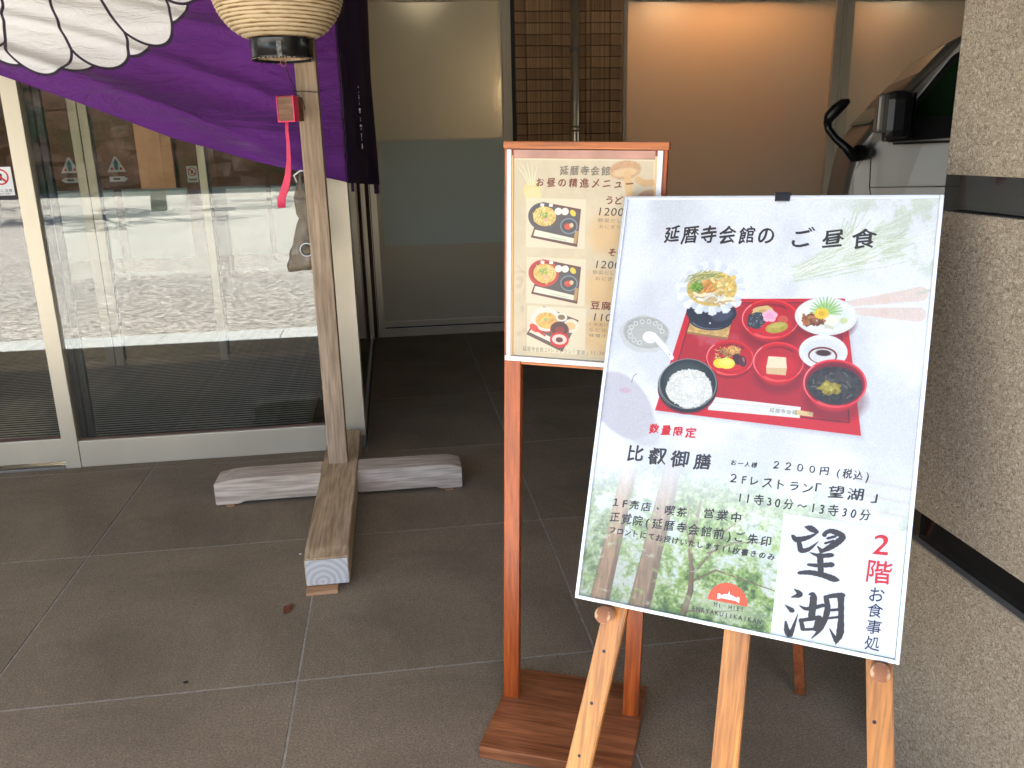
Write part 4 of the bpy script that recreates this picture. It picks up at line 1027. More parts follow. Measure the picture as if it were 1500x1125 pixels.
uv_plane('clear_cover', -.3078, .3078, -.431, .431, -.0030, m_cover(), f)
clip = empty('binder_clip', label='small black clip gripping the top edge of the big poster frame', cat='clip', mw=bmtx(PC + EX * .021 + EY * H2))
box('jaw', -.015, .015, -.013, .003, .0005, .004, MT['black_pl'], clip, .0012); box('jaw', -.015, .015, -.013, .003, -.020, -.0165, MT['black_pl'], clip, .0012)
box('spine', -.015, .015, .0031, .006, -.020, .004, MT['black_pl'], clip, .001)

# ------------------------------------------------------------------ easel
EO = PC + EZ * -.030   # front face plane of the legs
easel = empty('easel', label='orange pine easel with peg holes carrying the big poster', cat='easel', mw=bmtx(EO))
# where the leaning plane meets the floor
def vfloor(u): return (0 - EO.z - EX.z * u) / EY.z
def leg(x0, x1, x0b, x1b, ytop, xt0, xt1, name='leg'):
    """board in the leaning plane from the floor to ytop"""
    yb = vfloor(0)
    bm = bmesh.new(); A = []
    for z in (0, -.021):
        # keep the foot on the floor also behind
        dz = -z * EZ.z / EY.z
        A.append([bm.verts.new(p) for p in ((x0b, yb + dz, z), (x1b, yb + dz, z), (xt1, ytop, z), (xt0, ytop, z))])
    a, b = A
    bm.faces.new(a); bm.faces.new(b[::-1])
    for i in range(4): bm.faces.new((a[i], b[i], b[(i + 1) % 4], a[(i + 1) % 4]))
    bmesh.ops.recalc_face_normals(bm, faces=bm.faces)
    bmesh.ops.bevel(bm, geom=list(bm.edges), offset=.0025, segments=2, affect='EDGES')
    return bobj(name, bm, wood('easel_pine', (.50, .225, .06, 1), (.74, .40, .135, 1), 'y', .4, 30, coat=.35, fine=140, bump=.08) if 'em' not in MT else MT['em'], easel)
MT['em'] = wood('easel_pine', (.42, .145, .020, 1), (.64, .27, .050, 1), 'y', .4, 34, coat=.35, fine=150, bump=.08)
yb = vfloor(0)
sl = (-.299 + .259) / (-.797 + .459)  # left leg slope
lx = lambda y: -.259 + (y + .459) * .118
leg(0, 0, lx(yb), lx(yb) + .052, .415, lx(.415), lx(.415) + .048)
leg(0, 0, .004, .056, .415, -.018, .030)
rx_ = lambda y: .258 + (y + .445) * -.105
leg(0, 0, rx_(yb), rx_(yb) + .047, .415, rx_(.415), rx_(.415) + .045)
box('crossbar', -.25, .25, -.24, -.20, -.040, -.0215, MT['em'], easel, .002)
box('crossbar', -.17, .23, .355, .40, -.040, -.0215, MT['em'], easel, .002)
for (u, v, hs_) in ((-.247, -.4605, 0), (.285, -.4585, 0)):
    bm = lathe_bm([(.0165, 0), (.0175, .002), (.0175, .050), (.0165, .052), (.001, .0525)], 28, cap0=True); pg = bobj('peg', bm, MT['peg'], easel); pg.location = (u, v, -.012)
for (u, v) in ((-.246, -.541), (-.259, -.652), (-.272, -.764), (.283, -.555), (.289, -.69)):
    bm = lathe_bm([(.0036, .0004), (.0001, .0004)], 14); pg = bobj('peg_hole', bm, MT['black_pl'], easel); pg.location = (u, v, 0)
# rear leg, hinged at the top, foot on the floor behind
inv = bmtx(EO).inverted()
def ribbon_box(name, p0, p1, wid, th, side, mat, parent, conv):
    p0, p1 = Vector(p0), Vector(p1); d = (p1 - p0).normalized(); s = Vector(side); s = (s - d * s.dot(d)).normalized(); n_ = d.cross(s)
    bm = bmesh.new(); vs = []
    for p in (p0, p1):
        for a, b in ((-1, -1), (1, -1), (1, 1), (-1, 1)): vs.append(bm.verts.new(conv @ (p + s * a * wid / 2 + n_ * b * th / 2)))
    for q in ((0, 1, 2, 3), (7, 6, 5, 4), (0, 4, 5, 1), (1, 5, 6, 2), (2, 6, 7, 3), (3, 7, 4, 0)): bm.faces.new([vs[i] for i in q])
    bmesh.ops.recalc_face_normals(bm, faces=bm.faces); bmesh.ops.bevel(bm, geom=list(bm.edges), offset=.002, segments=1, affect='EDGES')
    return bobj(name, bm, mat, parent)
MT['rl'] = wood('rear_leg_wood', (.28, .07, .02, 1), (.44, .13, .04, 1), 'y', .45, 30, coat=.3)
ribbon_box('rear_leg', (1.052, 1.925, .006), EO + EY * .39 + EX * .01 - EZ * .05, .028, .016, EX, MT['rl'], easel, inv)

# ------------------------------------------------------------------ small menu stand
SO = Vector((.22513946, 2.01375285, .035)); SX = Vector((.91707471, -.39767287, -.02881422)); SY = Vector((.02581012, -.0129061, .99958355)); SN = SX.cross(SY)
sm_ = Matrix((SX, SY, SN)).transposed().to_4x4(); sm_.translation = SO
stand = empty('menu_stand', label='narrow red brown varnished wooden stand holding a cream menu sheet', cat='sign stand', mw=sm_)
PWD, PD = .0415, .028
def mkwood(nm, ax, a=(.22, .032, .003, 1), b=(.68, .14, .010, 1), **k): return wood(nm, a, b, ax, .4, 26, coat=.25, fine=150, **k)
MT['sw_y'] = mkwood('stand_wood_upright', 'y'); MT['sw_x'] = mkwood('stand_wood_cross', 'x', (.26, .055, .008, 1), (.62, .19, .03, 1))
box('post', 0, PWD, 0, 1.4595, -PD, 0, MT['sw_y'], stand, .0025); box('post', .329, .370, 0, 1.4615, -PD, 0, MT['sw_y'], stand, .0025)
box('top_bar', -.002, .373, 1.4605, 1.477, -PD - .001, .004, MT['sw_x'], stand, .0025)
box('lower_bar', .0418, .3287, .9535, .968, -PD, -.001, MT['sw_x'], stand, .002)
box('back_panel', .042, .3285, .9685, 1.460, -PD + .004, -PD + .010, MT['sw_x'], stand)
box('border', .008, .018, .9655, 1.459, .0005, .0085, MT['white_pl'], stand, .001); box('border', .349, .3605, .9655, 1.459, .0005, .0085, MT['white_pl'], stand, .001)
box('border', .004, .366, .9635, .975, .0005, .0095, MT['white_pl'], stand, .001)
box('amber_bead', .0185, .0225, .976, 1.4465, .0005, .006, varied('amber_bead', (.62, .36, .14), .4, .1, 9, 0), stand)
box('amber_bead', .344, .3485, .976, 1.4465, .0005, .006, varied('amber_bead2', (.62, .40, .18), .4, .1, 9, 0), stand)
mnp = uv_plane('menu_sheet', 0, .322, 0, .464, .0, m_print('menu_print', IMG_SMALL, .5).m, stand); mnp.location = (.0226, .976, .0020)
box('sleeve_top', .0227, .3437, 1.4405, 1.4585, .0007, .0035, varied('sleeve_top', (.42, .22, .16), .3, .2, 12, .2), stand)
HB2 = dict(rise=.10, slant=.03, rough=.05, nib=(.0008, -.7, 3)); mz = .0003
bi, br = MT['ink_soft'], MT['ink_brown']
def ms(text, x0, x1, y, size, mat, **k):   # x,y in stand coordinates
    return line_text(text, x0 - .0226, x1 - .0226, y - .976, size, mz, mat, mnp, **k)
ms('延暦寺会館', .130, .246, 1.4145, .022, bi, adv=.0235, seed=31, **HB2); ms('お昼の精進メニュー', .076, .298, 1.3875, .0215, br, adv=.026, seed=32, **HB2)
ms('うどん', .238, .300, 1.351, .020, MT['ink_brown'], adv=.021, seed=33, **HB2); ms('1200', .223, .279, 1.326, .025, MT['ink'], adv=.022, slant=.12, seed=34, offset=0)
ms('野菜だし使用', .221, .305, 1.3055, .0095, bi, adv=.0105, seed=35); ms('おにぎり､小', .225, .300, 1.2915, .0095, bi, adv=.0105, seed=36)
ms('そば', .247, .290, 1.234, .020, MT['ink_brown'], adv=.021, seed=37, **HB2); ms('1200', .220, .276, 1.2065, .025, MT['ink'], adv=.022, slant=.12, seed=38, offset=0)
ms('野菜だしにご', .213, .290, 1.187, .0095, bi, adv=.0105, seed=39); ms('おにぎり､', .220, .285, 1.173, .0095, bi, adv=.0105, seed=40)
ms('豆腐', .2105, .258, 1.110, .021, MT['ink_brown'], adv=.0225, offset=.0005, seed=41); ms('1100', .219, .275, 1.083, .025, MT['ink'], adv=.022, slant=.12, seed=42, offset=0)
ms('くみあげ豆腐', .208, .280, 1.065, .0095, bi, adv=.0105, seed=43); ms('などのえっ', .208, .280, 1.0515, .0095, bi, adv=.0105, seed=44); ms('味噌汁､', .209, .260, 1.038, .0095, bi, adv=.0105, seed=45)
ms('延暦寺会館２Fレストラン｢望湖｣', .048, .207, .9945, .0125, bi, adv=.014, seed=46); ms('11:30〜13:30', .216, .290, .996, .0125, bi, adv=.014, seed=47)
# base board
bmx = Matrix.Rotation(math.atan2(SX.y, SX.x), 4, 'Z')
bm = bmesh.new(); add_box(bm, -.006, .379, -.210, .140, .001, .0345, .003)
bo = bobj('base_board', bm, MT['stand_base'], None); 
bo.matrix_world = Matrix.Translation((SO.x, SO.y, 0)) @ bmx
mw = bo.matrix_world.copy(); bo.parent = stand; bo.matrix_parent_inverse = sm_.inverted(); bo.matrix_world = mw

# ------------------------------------------------------------------ timber lantern post
lp = empty('lantern_post', (-.31, 3.72, 0), 'weathered timber post on a cross shaped foot in front of the purple curtain', 'post')
LP = Matrix.Translation((.31, -3.72, 0))
def P_(o): o.parent = lp; o.matrix_parent_inverse = LP; return o
# long foot (towards the camera) with pale end grain
def beam(name, pts, axis, a0, a1, mat): return P_(prism(name, pts, axis, a0, a1, mat, None, .004))
# profile in (y,z): raised soffit between the pads
foot_y = [(2.772, .018), (2.90, .018), (2.94, .028), (4.02, .028), (4.08, .018), (4.20, .018), (4.20, .122), (4.10, .130), (2.84, .134), (2.772, .122)]
beam('foot_beam', foot_y, 'x', -.380, -.226, MT['beam_y'])
P_(box('beam_end', -.3765, -.2295, 2.7675, 2.7715, .022, .118, MT['end'], None, .001))
foot_x1 = [(-.845, .006), (-.745, .006), (-.722, .017), (-.3805, .017), (-.3805, .124), (-.72, .124), (-.775, .120), (-.845, .106)]
foot_x2 = [(-.2255, .017), (.125, .017), (.147, .006), (.243, .006), (.243, .104), (.19, .117), (.13, .120), (-.2255, .122)]
beam('foot_beam', foot_x1, 'y', 3.60, 3.752, MT['beam_x']); beam('foot_beam', foot_x2, 'y', 3.60, 3.752, MT['beam_x'])
P_(box('upright', -.353, -.268, 3.690, 3.775, .128, 2.55, MT['post_wood'], None, .004))
P_(box('arm', -.353, -.268, 3.40, 3.685, 2.46, 2.53, MT['beam_y'], None, .004))
for x0, x1, y0, y1, h_ in ((-.378, -.268, 2.735, 2.86, .017), (-.80, -.765, 3.59, 3.66, .0055), (.165, .20, 3.59, 3.66, .0055), (-.34, -.28, 4.10, 4.18, .017)):
    P_(box('wedge', x0, x1, y0, y1, .0005, h_, MT['wedge'], None, .001))

# paper lantern
LC = Vector((-.378, 3.545, 0))
lan = empty('paper_lantern', (LC.x, LC.y, 1.835), 'round ribbed cream paper lantern with a black bottom ring hanging on the post', 'lantern')
def lantern_profile():
    key = [(.118, .075), (.150, .088), (.178, .108), (.205, .138), (.226, .172), (.240, .215), (.248, .27), (.250, .33), (.246, .39), (.234, .45), (.212, .50), (.180, .54), (.13, .57)]
    out = []; zs = np.arange(.077, .57, .0024)
    kr = [k[0] for k in key]; kz = [k[1] for k in key]
    for z in zs:
        r = float(np.interp(z, kz, kr)); ph = (z - .077) / .0125; out.append((r + .0062 * (abs(math.sin(math.pi * ph)) ** .7) - .0046, z))
    return out
lpf = lantern_profile(); seg = 144; bm = bmesh.new(); rings = []
for r, z in lpf:
    ring = []
    for k in range(seg):
        a = 2 * math.pi * k / seg
        mer = min(abs(((a / (2 * math.pi / 10)) % 1) - .5) * 2, 1)      # paper joins
        rr_ = r - .0018 * (mer > .93) + .0016 * math.sin(a * 23 + z * 240) * math.sin(a * 7 + z * 90)
        ring.append(bm.verts.new((rr_ * math.cos(a), rr_ * math.sin(a), z)))
    rings.append(ring)
for a_, b_ in zip(rings, rings[1:]):
    for k in range(seg):
        fc = bm.faces.new((a_[k], a_[(k + 1) % seg], b_[(k + 1) % seg], b_[k])); fc.smooth = True
def m_lantern():
    n = N('lantern_paper'); tc = n.add('ShaderNodeTexCoord'); sp = n.add('ShaderNodeSeparateXYZ'); n.l.new(tc.outputs['Object'], sp.inputs[0])
    wv = n.add('ShaderNodeMath', operation='MULTIPLY'); wv.inputs[1].default_value = math.pi / .0125
    sb = n.add('ShaderNodeMath', operation='SUBTRACT'); sb.inputs[1].default_value = .077; n.l.new(sp.outputs['Z'], sb.inputs[0]); n.l.new(sb.outputs[0], wv.inputs[0])
    sn = n.add('ShaderNodeMath', operation='SINE'); n.l.new(wv.outputs[0], sn.inputs[0]); ab = n.add('ShaderNodeMath', operation='ABSOLUTE'); n.l.new(sn.outputs[0], ab.inputs[0])
    nz = n.noise(n.co((1, 1, 6)), 14, 5, .65)
    ad = n.add('ShaderNodeMath', operation='MULTIPLY_ADD'); ad.inputs[1].default_value = .55; n.l.new(ab.outputs[0], ad.inputs[0]); n.l.new(nz, ad.inputs[2])
    c = n.ramp(ad.outputs[0], [(.50, (.16, .075, .025, 1)), (.72, (.50, .33, .15, 1)), (.98, (.76, .60, .38, 1))])
    n.base(c); n.set(Roughness=.6); n.p.inputs['Subsurface Weight'].default_value = 0
    # browner in the grooves between the ribs, with fine grain
    n.bump(n.noise(n.co(), 160, 3), .3, .001); return n.m
bobj('paper_body', bm, m_lantern(), lan)
rg = bobj('bottom_ring', lathe_bm([(.112, .004), (.1175, .0), (.1185, .010), (.1165, .014), (.1165, .070), (.118, .074), (.110, .076), (.108, .010), (.112, .004)], 72), varied('black_lacquer', (.012, .012, .012), .22, .4, 14, .25, bscale=30, bdist=.002), lan)
bobj('ring_lining', lathe_bm([(.1075, .01), (.1075, .07)], 48), MT['beam_y'], lan)
# ragged peeling edge
bm = bmesh.new()
for k in range(70):
    a = 2 * math.pi * k / 70 + random.uniform(-.03, .03); r = .1185; d = random.uniform(.002, .008)
    bm.faces.new([bm.verts.new((r * math.cos(a + t), r * math.sin(a + t), z)) for t, z in ((-.03, .004), (.03, .004), (.012, .004 - d))])
bobj('peeling_edge', bm, varied('peeled_paper', (.5, .42, .32), .8, .3, 50, 0), rg)
bobj('top_ring', lathe_bm([(.118, .565), (.118, .62), (.105, .625)], 48), MT['black_pl'], lan)
fo = box('foil_tape', -.008, .010, -.1205, -.1185, .006, .058, MT['foil'], lan)

# tasselled wooden block hanging on wire
blk = empty('hanging_wood_block', (-.372, 3.600, 1.66), 'small brown wooden block with a pink strap hanging from the lantern on wire', 'ornament', rot=(0, 0, R(-24)))
box('block', -.033, .033, -.040, .040, -.045, .045, MT['box_wood'], blk, .002)
bm = bmesh.new()
for s in (((-.0355, -.0325), (-.0475, .0475)), ((.0345, .0375), (-.0475, .0475))):
    add_box(bm, s[0][0], s[0][1], -.034, -.004, s[1][0], s[1][1])
add_box(bm, -.0325, .0345, -.034, -.004, .0460, .0480); add_box(bm, -.0325, .0345, -.034, -.004, -.0480, -.0460)
add_box(bm, -.037, .038, -.0425, -.034, -.049, -.0445); add_box(bm, -.037, -.0335, -.0425, -.034, -.0445, .049); add_box(bm, .0335, .038, -.0425, -.034, -.0445, .049)
bobj('strap_band', bm, MT['pink'], blk)
def ribbon(name, pts, mat, parent, side=(1, 0, 0), th=.0015):
    bm = bmesh.new(); s = Vector(side).normalized(); rows = []
    for (p, w_) in pts:
        p = Vector(p); rows.append([bm.verts.new(p + s * w_ / 2 * t + Vector((0, .004 * (1 - abs(t)), 0))) for t in (-1, -.4, .4, 1)])
    for a, b in zip(rows, rows[1:]):
        for k in range(3): bm.faces.new((a[k], a[k + 1], b[k + 1], b[k]))
    o = bobj(name, bm, mat, parent, True); md = o.modifiers.new('thick', 'SOLIDIFY'); md.thickness = th; return o
rbn = [((0, -.038, -.046), .014), ((-.004, -.038, -.08), .013), ((-.004, -.037, -.13), .014), ((-.008, -.036, -.19), .018), ((-.018, -.036, -.25), .026), ((-.034, -.038, -.30), .034), ((-.056, -.04, -.345), .034), ((-.058, -.04, -.378), .031)]
ribbon('strap', rbn, MT['pink'], blk, (.92, .3, 0))
wr = bmesh.new()
def W(p): return Vector(p) - Vector((-.372, 3.600, 1.66))
rz = Matrix.Rotation(R(24), 3, 'Z')
def wire(pts, r=.0016): tube_bm([rz @ W(p) for p in pts], r, 6, True, wr)
wire([(-.366, 3.425, 1.828), (-.362, 3.46, 1.80), (-.352, 3.58, 1.745), (-.348, 3.60, 1.722)])
wire([(-.348, 3.60, 1.722), (-.356, 3.592, 1.73), (-.35, 3.585, 1.737), (-.342, 3.59, 1.728), (-.35, 3.60, 1.72), (-.340, 3.605, 1.712), (-.325, 3.61, 1.695), (-.318, 3.62, 1.66)])
wire([(-.348, 3.60, 1.724), (-.335, 3.66, 1.731), (-.31, 3.682, 1.731), (-.28, 3.684, 1.727), (-.262, 3.69, 1.729), (-.248, 3.70, 1.737)])
bobj('hanging_wire', wr, MT['wire'], blk, True)
bm = bmesh.new(); tube_bm([rz @ W((-.366 + .010 * math.cos(a), 3.425, 1.816 + .013 * math.sin(a))) for a in [k * math.pi / 8 for k in range(17)]], .0014, 6, False, bm)
bobj('copper_loop', bm, MT['copper'], blk, True)

# plastic bag behind the post
bag = empty('plastic_bag', (-.40, 3.86, 1.37), 'crumpled clear brown plastic bag hanging behind the timber post', 'bag')
def m_bag():
    n = N('bag_plastic'); n.n.remove(n.p)
    tr = n.add('ShaderNodeBsdfTransparent'); tr.inputs[0].default_value = (.80, .70, .54, 1)
    gl = n.add('ShaderNodeBsdfGlossy'); gl.inputs['Roughness'].default_value = .15
    df = n.add('ShaderNodeBsdfDiffuse'); df.inputs[0].default_value = (.17, .115, .065, 1)
    m0 = n.add('ShaderNodeMixShader'); m0.inputs[0].default_value = .5; m1 = n.add('ShaderNodeMixShader'); m1.inputs[0].default_value = .2
    wv = n.noise(n.co((1, 1, .4)), 30, 5, .6, 2.5); b = n.add('ShaderNodeBump', ins={'Strength': 1.0, 'Distance': .02}); n.l.new(wv, b.inputs['Height']); n.l.new(b.outputs[0], gl.inputs['Normal'])
    n.l.new(tr.outputs[0], m0.inputs[1]); n.l.new(df.outputs[0], m0.inputs[2]); n.l.new(m0.outputs[0], m1.inputs[1]); n.l.new(gl.outputs[0], m1.inputs[2]); n.l.new(m1.outputs[0], n.out.inputs[0]); return n.m
bm = bmesh.new(); rows = []
bl = [(.05, .004, .01), (.02, .012, .02), (-.02, .022, .03), (-.06, .036, .05), (-.13, .034, .045), (-.155, .022, .03), (-.18, .034, .03), (-.24, .052, .04), (-.30, .075, .05), (-.355, .085, .055), (-.378, .083, .04)]
for z, hw, dp in bl:
    rows.append([bm.verts.new((.018 + hw * math.cos(a) * (1 + .12 * math.sin(a * 5 + z * 40)), dp * .6 * math.sin(a) * (1 + .3 * math.sin(a * 7 + z * 60)), z + .006 * math.sin(a * 3))) for a in [2 * math.pi * k / 24 for k in range(24)]])
for a_, b_ in zip(rows, rows[1:]):
    for k in range(24): bm.faces.new((a_[k], a_[(k + 1) % 24], b_[(k + 1) % 24], b_[k]))
bm.faces.new(rows[-1])
bobj('bag_skin', bm, m_bag(), bag, True)
bobj('bag_handle', tube_bm([(.0, 0, 0), (-.01, -.01, .03), (.02, -.02, .05), (.05, -.03, .045)], .004, 8), MT['white_pl'], bag, True)
rgm = disc('round_mark', .020, -.285, .030, -.048, MT['white_ink'], bag, 28, .026); disc('round_mark', .020, -.285, .026, -.0485, MT['black_pl'], bag, 28, .018)

# ------------------------------------------------------------------ purple curtain
def m_cloth(img):
    n = N('crest_cloth'); tx = n.add('ShaderNodeTexImage'); tx.image = img; tc = n.add('ShaderNodeTexCoord'); n.l.new(tc.outputs['UV'], tx.inputs[0])
    n.base(tx.outputs[0]); n.set(Roughness=.75, Sheen_Weight=.15); n.bump(n.noise(n.co((.55, 1, 2.4), rot=(0, R(20), 0)), 7, 6, .62, 1.4), .9, .025); return n.m
curt = empty('purple_curtain', (-.2, 4.12, 2.9), 'purple festival curtain with a large white petalled crest hung over the entrance', 'curtain')
bot = [(-3.0, 2.32), (-2.3, 2.12), (-1.95, 1.985), (-1.628, 1.843), (-1.327, 1.727), (-.961, 1.573), (-.587, 1.455), (-.198, 1.356)]
def zb(x): return float(np.interp(x, [b[0] for b in bot], [b[1] for b in bot]))
nx, nz = 260, 150; tie = Vector((-3.3, 2.62)); verts = []; uvs = []
for i in range(nx + 1):
    x = -3.0 + 2.802 * i / nx; z0 = zb(x)
    for j in range(nz + 1):
        t = (j / nz) ** 1.25; z = z0 + (2.92 - z0) * t
        th = math.atan2(z - tie.y, x - tie.x); dd = math.hypot(z - tie.y, x - tie.x)
        s = (z - z0)
        w1 = .5 + .5 * math.sin(th * 46 + 1.3 * math.sin(dd * 1.3)); w2 = .5 + .5 * math.sin(th * 83 + 2 + 1.1 * math.sin(dd * 2.1))
        env = math.exp(-max(s - .10, 0) * 1.6) * .8 + .25
        sag = math.exp(-((s - .15) / .12) ** 2) * .012
        y = -(.055 * w1 ** 3 + .030 * w2 ** 5 + .012 * math.sin(th * 21 + dd)) * env * (.55 + .45 * min(1, (x + 3.0) / -.001 if False else 1)) - sag
        y += .012 * math.sin(x * 5 + z * 3) 
        hem = -.004 if j < 2 else 0
        # pinned flat towards the right corner
        k = min(1, max(0, (-.198 - x) / .25)); y *= .35 + .65 * k
        verts.append((x + .2, y + hem, z - 2.9)); uvs.append(((x + 3.0) / 2.81, (z - 1.3) / 1.62))
faces = [(i * (nz + 1) + j, (i + 1) * (nz + 1) + j, (i + 1) * (nz + 1) + j + 1, i * (nz + 1) + j + 1) for i in range(nx) for j in range(nz)]
me = bpy.data.meshes.new('front_cloth'); me.from_pydata(verts, [], faces); ul = me.uv_layers.new(name='UVMap')
for p in me.polygons:
    for li, vi in zip(p.loop_indices, p.vertices): ul.data[li].uv = uvs[vi]
fc_ = link('front_cloth', me, m_cloth(IMG_CREST), curt, True); fc_.modifiers.new('t', 'SOLIDIFY').thickness = .0012
# side cloth, turning back along the alcove, its shade put into a darker purple
pm = varied('shaded_purple_cloth', (.022, .004, .040), .8, .1, 6, .2, bscale=300)
bm = bmesh.new(); rows = []
for i in range(41):
    t = i / 40; y = 4.122 + t * .95; x = -.197 + .137 * t ** .85 + .010 * math.sin(t * 17)
    rows.append([bm.verts.new((x + .2 + .006 * math.sin(j * .3 + t * 9), y - 4.12, (1.352 - .05 * t) + (2.92 - 1.33) * j / 24 - 2.9)) for j in range(25)])
for a, b in zip(rows, rows[1:]):
    for k in range(24): bm.faces.new((a[k], b[k], b[k + 1], a[k + 1]))
sc_ = bobj('side_cloth', bm, pm, curt, True); sc_.modifiers.new('t', 'SOLIDIFY').thickness = .0015; sc_['label'] = 'dark side length of the curtain folded back round the corner'
rr_ = random.Random(4)
for z0 in np.arange(1.44, 1.80, .013):
    if rr_.random() < .4: continue
    w_ = rr_.choice((.002, .003, .004, .009)); h_ = rr_.uniform(.004, .016); zz = z0 - 2.9
    box('white_mark', .072 - w_ / 2, .072 + w_ / 2, .310, .3115, zz, zz + h_, MT['white_ink'], curt)
box('hanging_tab', .015, .029, .05, .052, 1.31 - 2.9, 1.36 - 2.9, pm, curt); box('hanging_tab', .108, .135, .72, .722, 1.265 - 2.9, 1.32 - 2.9, pm, curt)

# ------------------------------------------------------------------ textured wall with black bands, right
pil = empty('rendered_wall', (1.12, 0, 0), 'tan hammered texture wall with two recessed black glass bands beside the easel', 'wall')
PL = Matrix.Translation((-1.12, 0, 0))
def Q(o): o.parent = pil; o.matrix_parent_inverse = PL; return o
Q(box('render_block', 1.12, 1.75, -6.0, 1.638, 1.424, 3.0, MT['stucco'], None, .004))
Q(box('render_block', 1.12, 1.75, -6.0, 1.638, .696, 1.352, MT['stucco'], None, .004))
Q(box('render_block', 1.12, 1.75, -6.0, 1.638, 0, .622, MT['stucco'], None, .004))
Q(box('glass_band', 1.140, 1.74, -6.0, 1.618, 1.3525, 1.4235, MT['black_band']))
Q(box('glass_band', 1.140, 1.74, -6.0, 1.618, .6225, .6955, MT['black_band']))
Q(box('band_ledge', 1.121, 1.1395, -6.0, 1.625, .6222, .6242, MT['alu_dull'])); Q(box('band_ledge', 1.121, 1.1395, -6.0, 1.625, 1.3522, 1.3535, MT['dark']))

# ------------------------------------------------------------------ van
def build_van():
    van = empty('parked_van', (2.75, 5.0, 0), 'taupe silver van parked behind the rendered wall with its black side mirror towards us', 'van', rot=(0, 0, R(-24)))
    # profile (x, z) relative to nose
    low = [(.10, .30), (.03, .45), (.0, .75), (.005, 1.10), (.03, 1.30), (.056, 1.448), (.134, 1.564), (.275, 1.752), (.543, 2.03), (.72, 2.13), (1.2, 2.20), (3.6, 2.22), (4.25, 2.16), (4.38, 1.6), (4.40, .9), (4.38, .35), (3.95, .28)]
    # wheel arches
    def arch(cx, r=.37, z0=.30): return [(cx + r * math.cos(a), max(.28, z0 + r * math.sin(a))) for a in np.linspace(0, math.pi, 13)]
    pts = low[:] + [(3.75, .28)] + [(x, z) for x, z in arch(3.35)] + [(2.9, .28), (1.25, .28)] + [(x, z) for x, z in arch(.80)] + [(.30, .28)]
    bm = bmesh.new()
    W_ = 1.72
    def sec(y, ins):
        out = []
        for x, z in pts:
            tum = ins * (max(0, z - 1.45) * .10)
            out.append((x, z, tum))
        return out
    A = []; ys = [0, .02, .09, W_ - .09, W_ - .02, W_]; inset = [.035, .012, 0, 0, .012, .035]
    cx, cz = 2.2, 1.2
    for y, i_ in zip(ys, inset):
        ring = []
        for x, z in pts:
            sx = 1 - i_ / 1.3 * (1.0 if z > .35 else .2); xx = cx + (x - cx) * (1 - i_ * .55); zz = cz + (z - cz) * (1 - i_ * .7) if z > 1.2 else z
            tum = max(0, z - 1.46) * .12; yy = y + (tum if y < W_ / 2 else -tum)
            # nose rounded in plan
            nr = max(0, .45 - x) * .45; yy = yy + (nr if y < W_ / 2 else -nr) * (1 if y in (0, W_) or True else 0)
            ring.append(bm.verts.new((xx, yy, zz)))
        A.append(ring)
    n = len(pts)
    for a, b in zip(A, A[1:]):
        for k in range(n):
            f_ = bm.faces.new((a[k], a[(k + 1) % n], b[(k + 1) % n], b[k])); f_.smooth = True
    bm.faces.new(A[0][::-1]); bm.faces.new(A[-1])
    bmesh.ops.recalc_face_normals(bm, faces=bm.faces)
    bobj('body', bm, MT['van'], van)
    def sy(z, off=0): return max(0, z - 1.46) * .12 + off
    def sidepoly(name, pts_, mat, off, parent=van, th=.01):
        bm = bmesh.new(); A = [bm.verts.new((x, sy(z) - off, z)) for x, z in pts_]; B_ = [bm.verts.new((x, sy(z) - off + th, z)) for x, z in pts_]
        bm.faces.new(A[::-1]); n = len(A)
        for k in range(n): bm.faces.new((A[k], A[(k + 1) % n], B_[(k + 1) % n], B_[k]))
        bmesh.ops.recalc_face_normals(bm, faces=bm.faces); return bobj(name, bm, mat, parent)
    blk_ = MT['black_pl']
    wf = sidepoly('window_frame', [(.226, 1.468), (.25, 1.54), (.36, 1.70), (.535, 1.94), (.70, 2.06), (1.62, 2.09), (1.62, 1.495), (.9, 1.51)], blk_, .004)  # black frame, deepened at the bottom for the dark reflection in the glass
    sidepoly('side_window', [(.355, 1.615), (.373, 1.67), (.555, 1.91), (.72, 2.01), (1.55, 2.04), (1.55, 1.60), (.9, 1.60)], MT['van_glass'], .007, wf)
    sidepoly('rear_window', [(1.72, 1.50), (1.72, 2.08), (2.9, 2.10), (2.9, 1.51)], MT['van_glass'], .006)
    sidepoly('rear_window', [(3.0, 1.51), (3.0, 2.10), (4.1, 2.08), (4.15, 1.52)], MT['van_glass'], .006)
    # windshield
    bm = bmesh.new(); q = [(.145, .16, 1.575), (.145, W_ - .16, 1.575), (.540, W_ - .2, 2.015), (.540, .2, 2.015)]
    bm.faces.new([bm.verts.new((x - .012, y, z + .010)) for x, y, z in q]); bobj('windshield', bm, MT['van_glass'], van)
    # door seams, crease, handle, fuel lid
    seam = MT['dark']
    for pts_ in ([(.135, 1.44), (.145, 1.20), (.22, .95), (.34, .75)], [(1.66, 1.5), (1.66, .5)], [(1.69, 1.5), (1.69, .5)]):
        for a, b in zip(pts_, pts_[1:]): sidepoly('door_seam', [(a[0], a[1]), (a[0] + .007, a[1]), (b[0] + .007, b[1]), (b[0], b[1])], seam, .0015, th=.001)
    sidepoly('body_crease', [(.15, 1.205), (4.3, 1.22), (4.3, 1.226), (.15, 1.211)], varied('crease', (.09, .08, .07), .4, 0, 3, 0), .0015, th=.001)
    sidepoly('belt_moulding', [(.255, 1.455), (1.62, 1.484), (1.62, 1.495), (.255, 1.468)], blk_, .007)
    h = box('door_handle', 1.42, 1.60, -.03, -.004, 1.14, 1.17, MT['van'], van, .006)
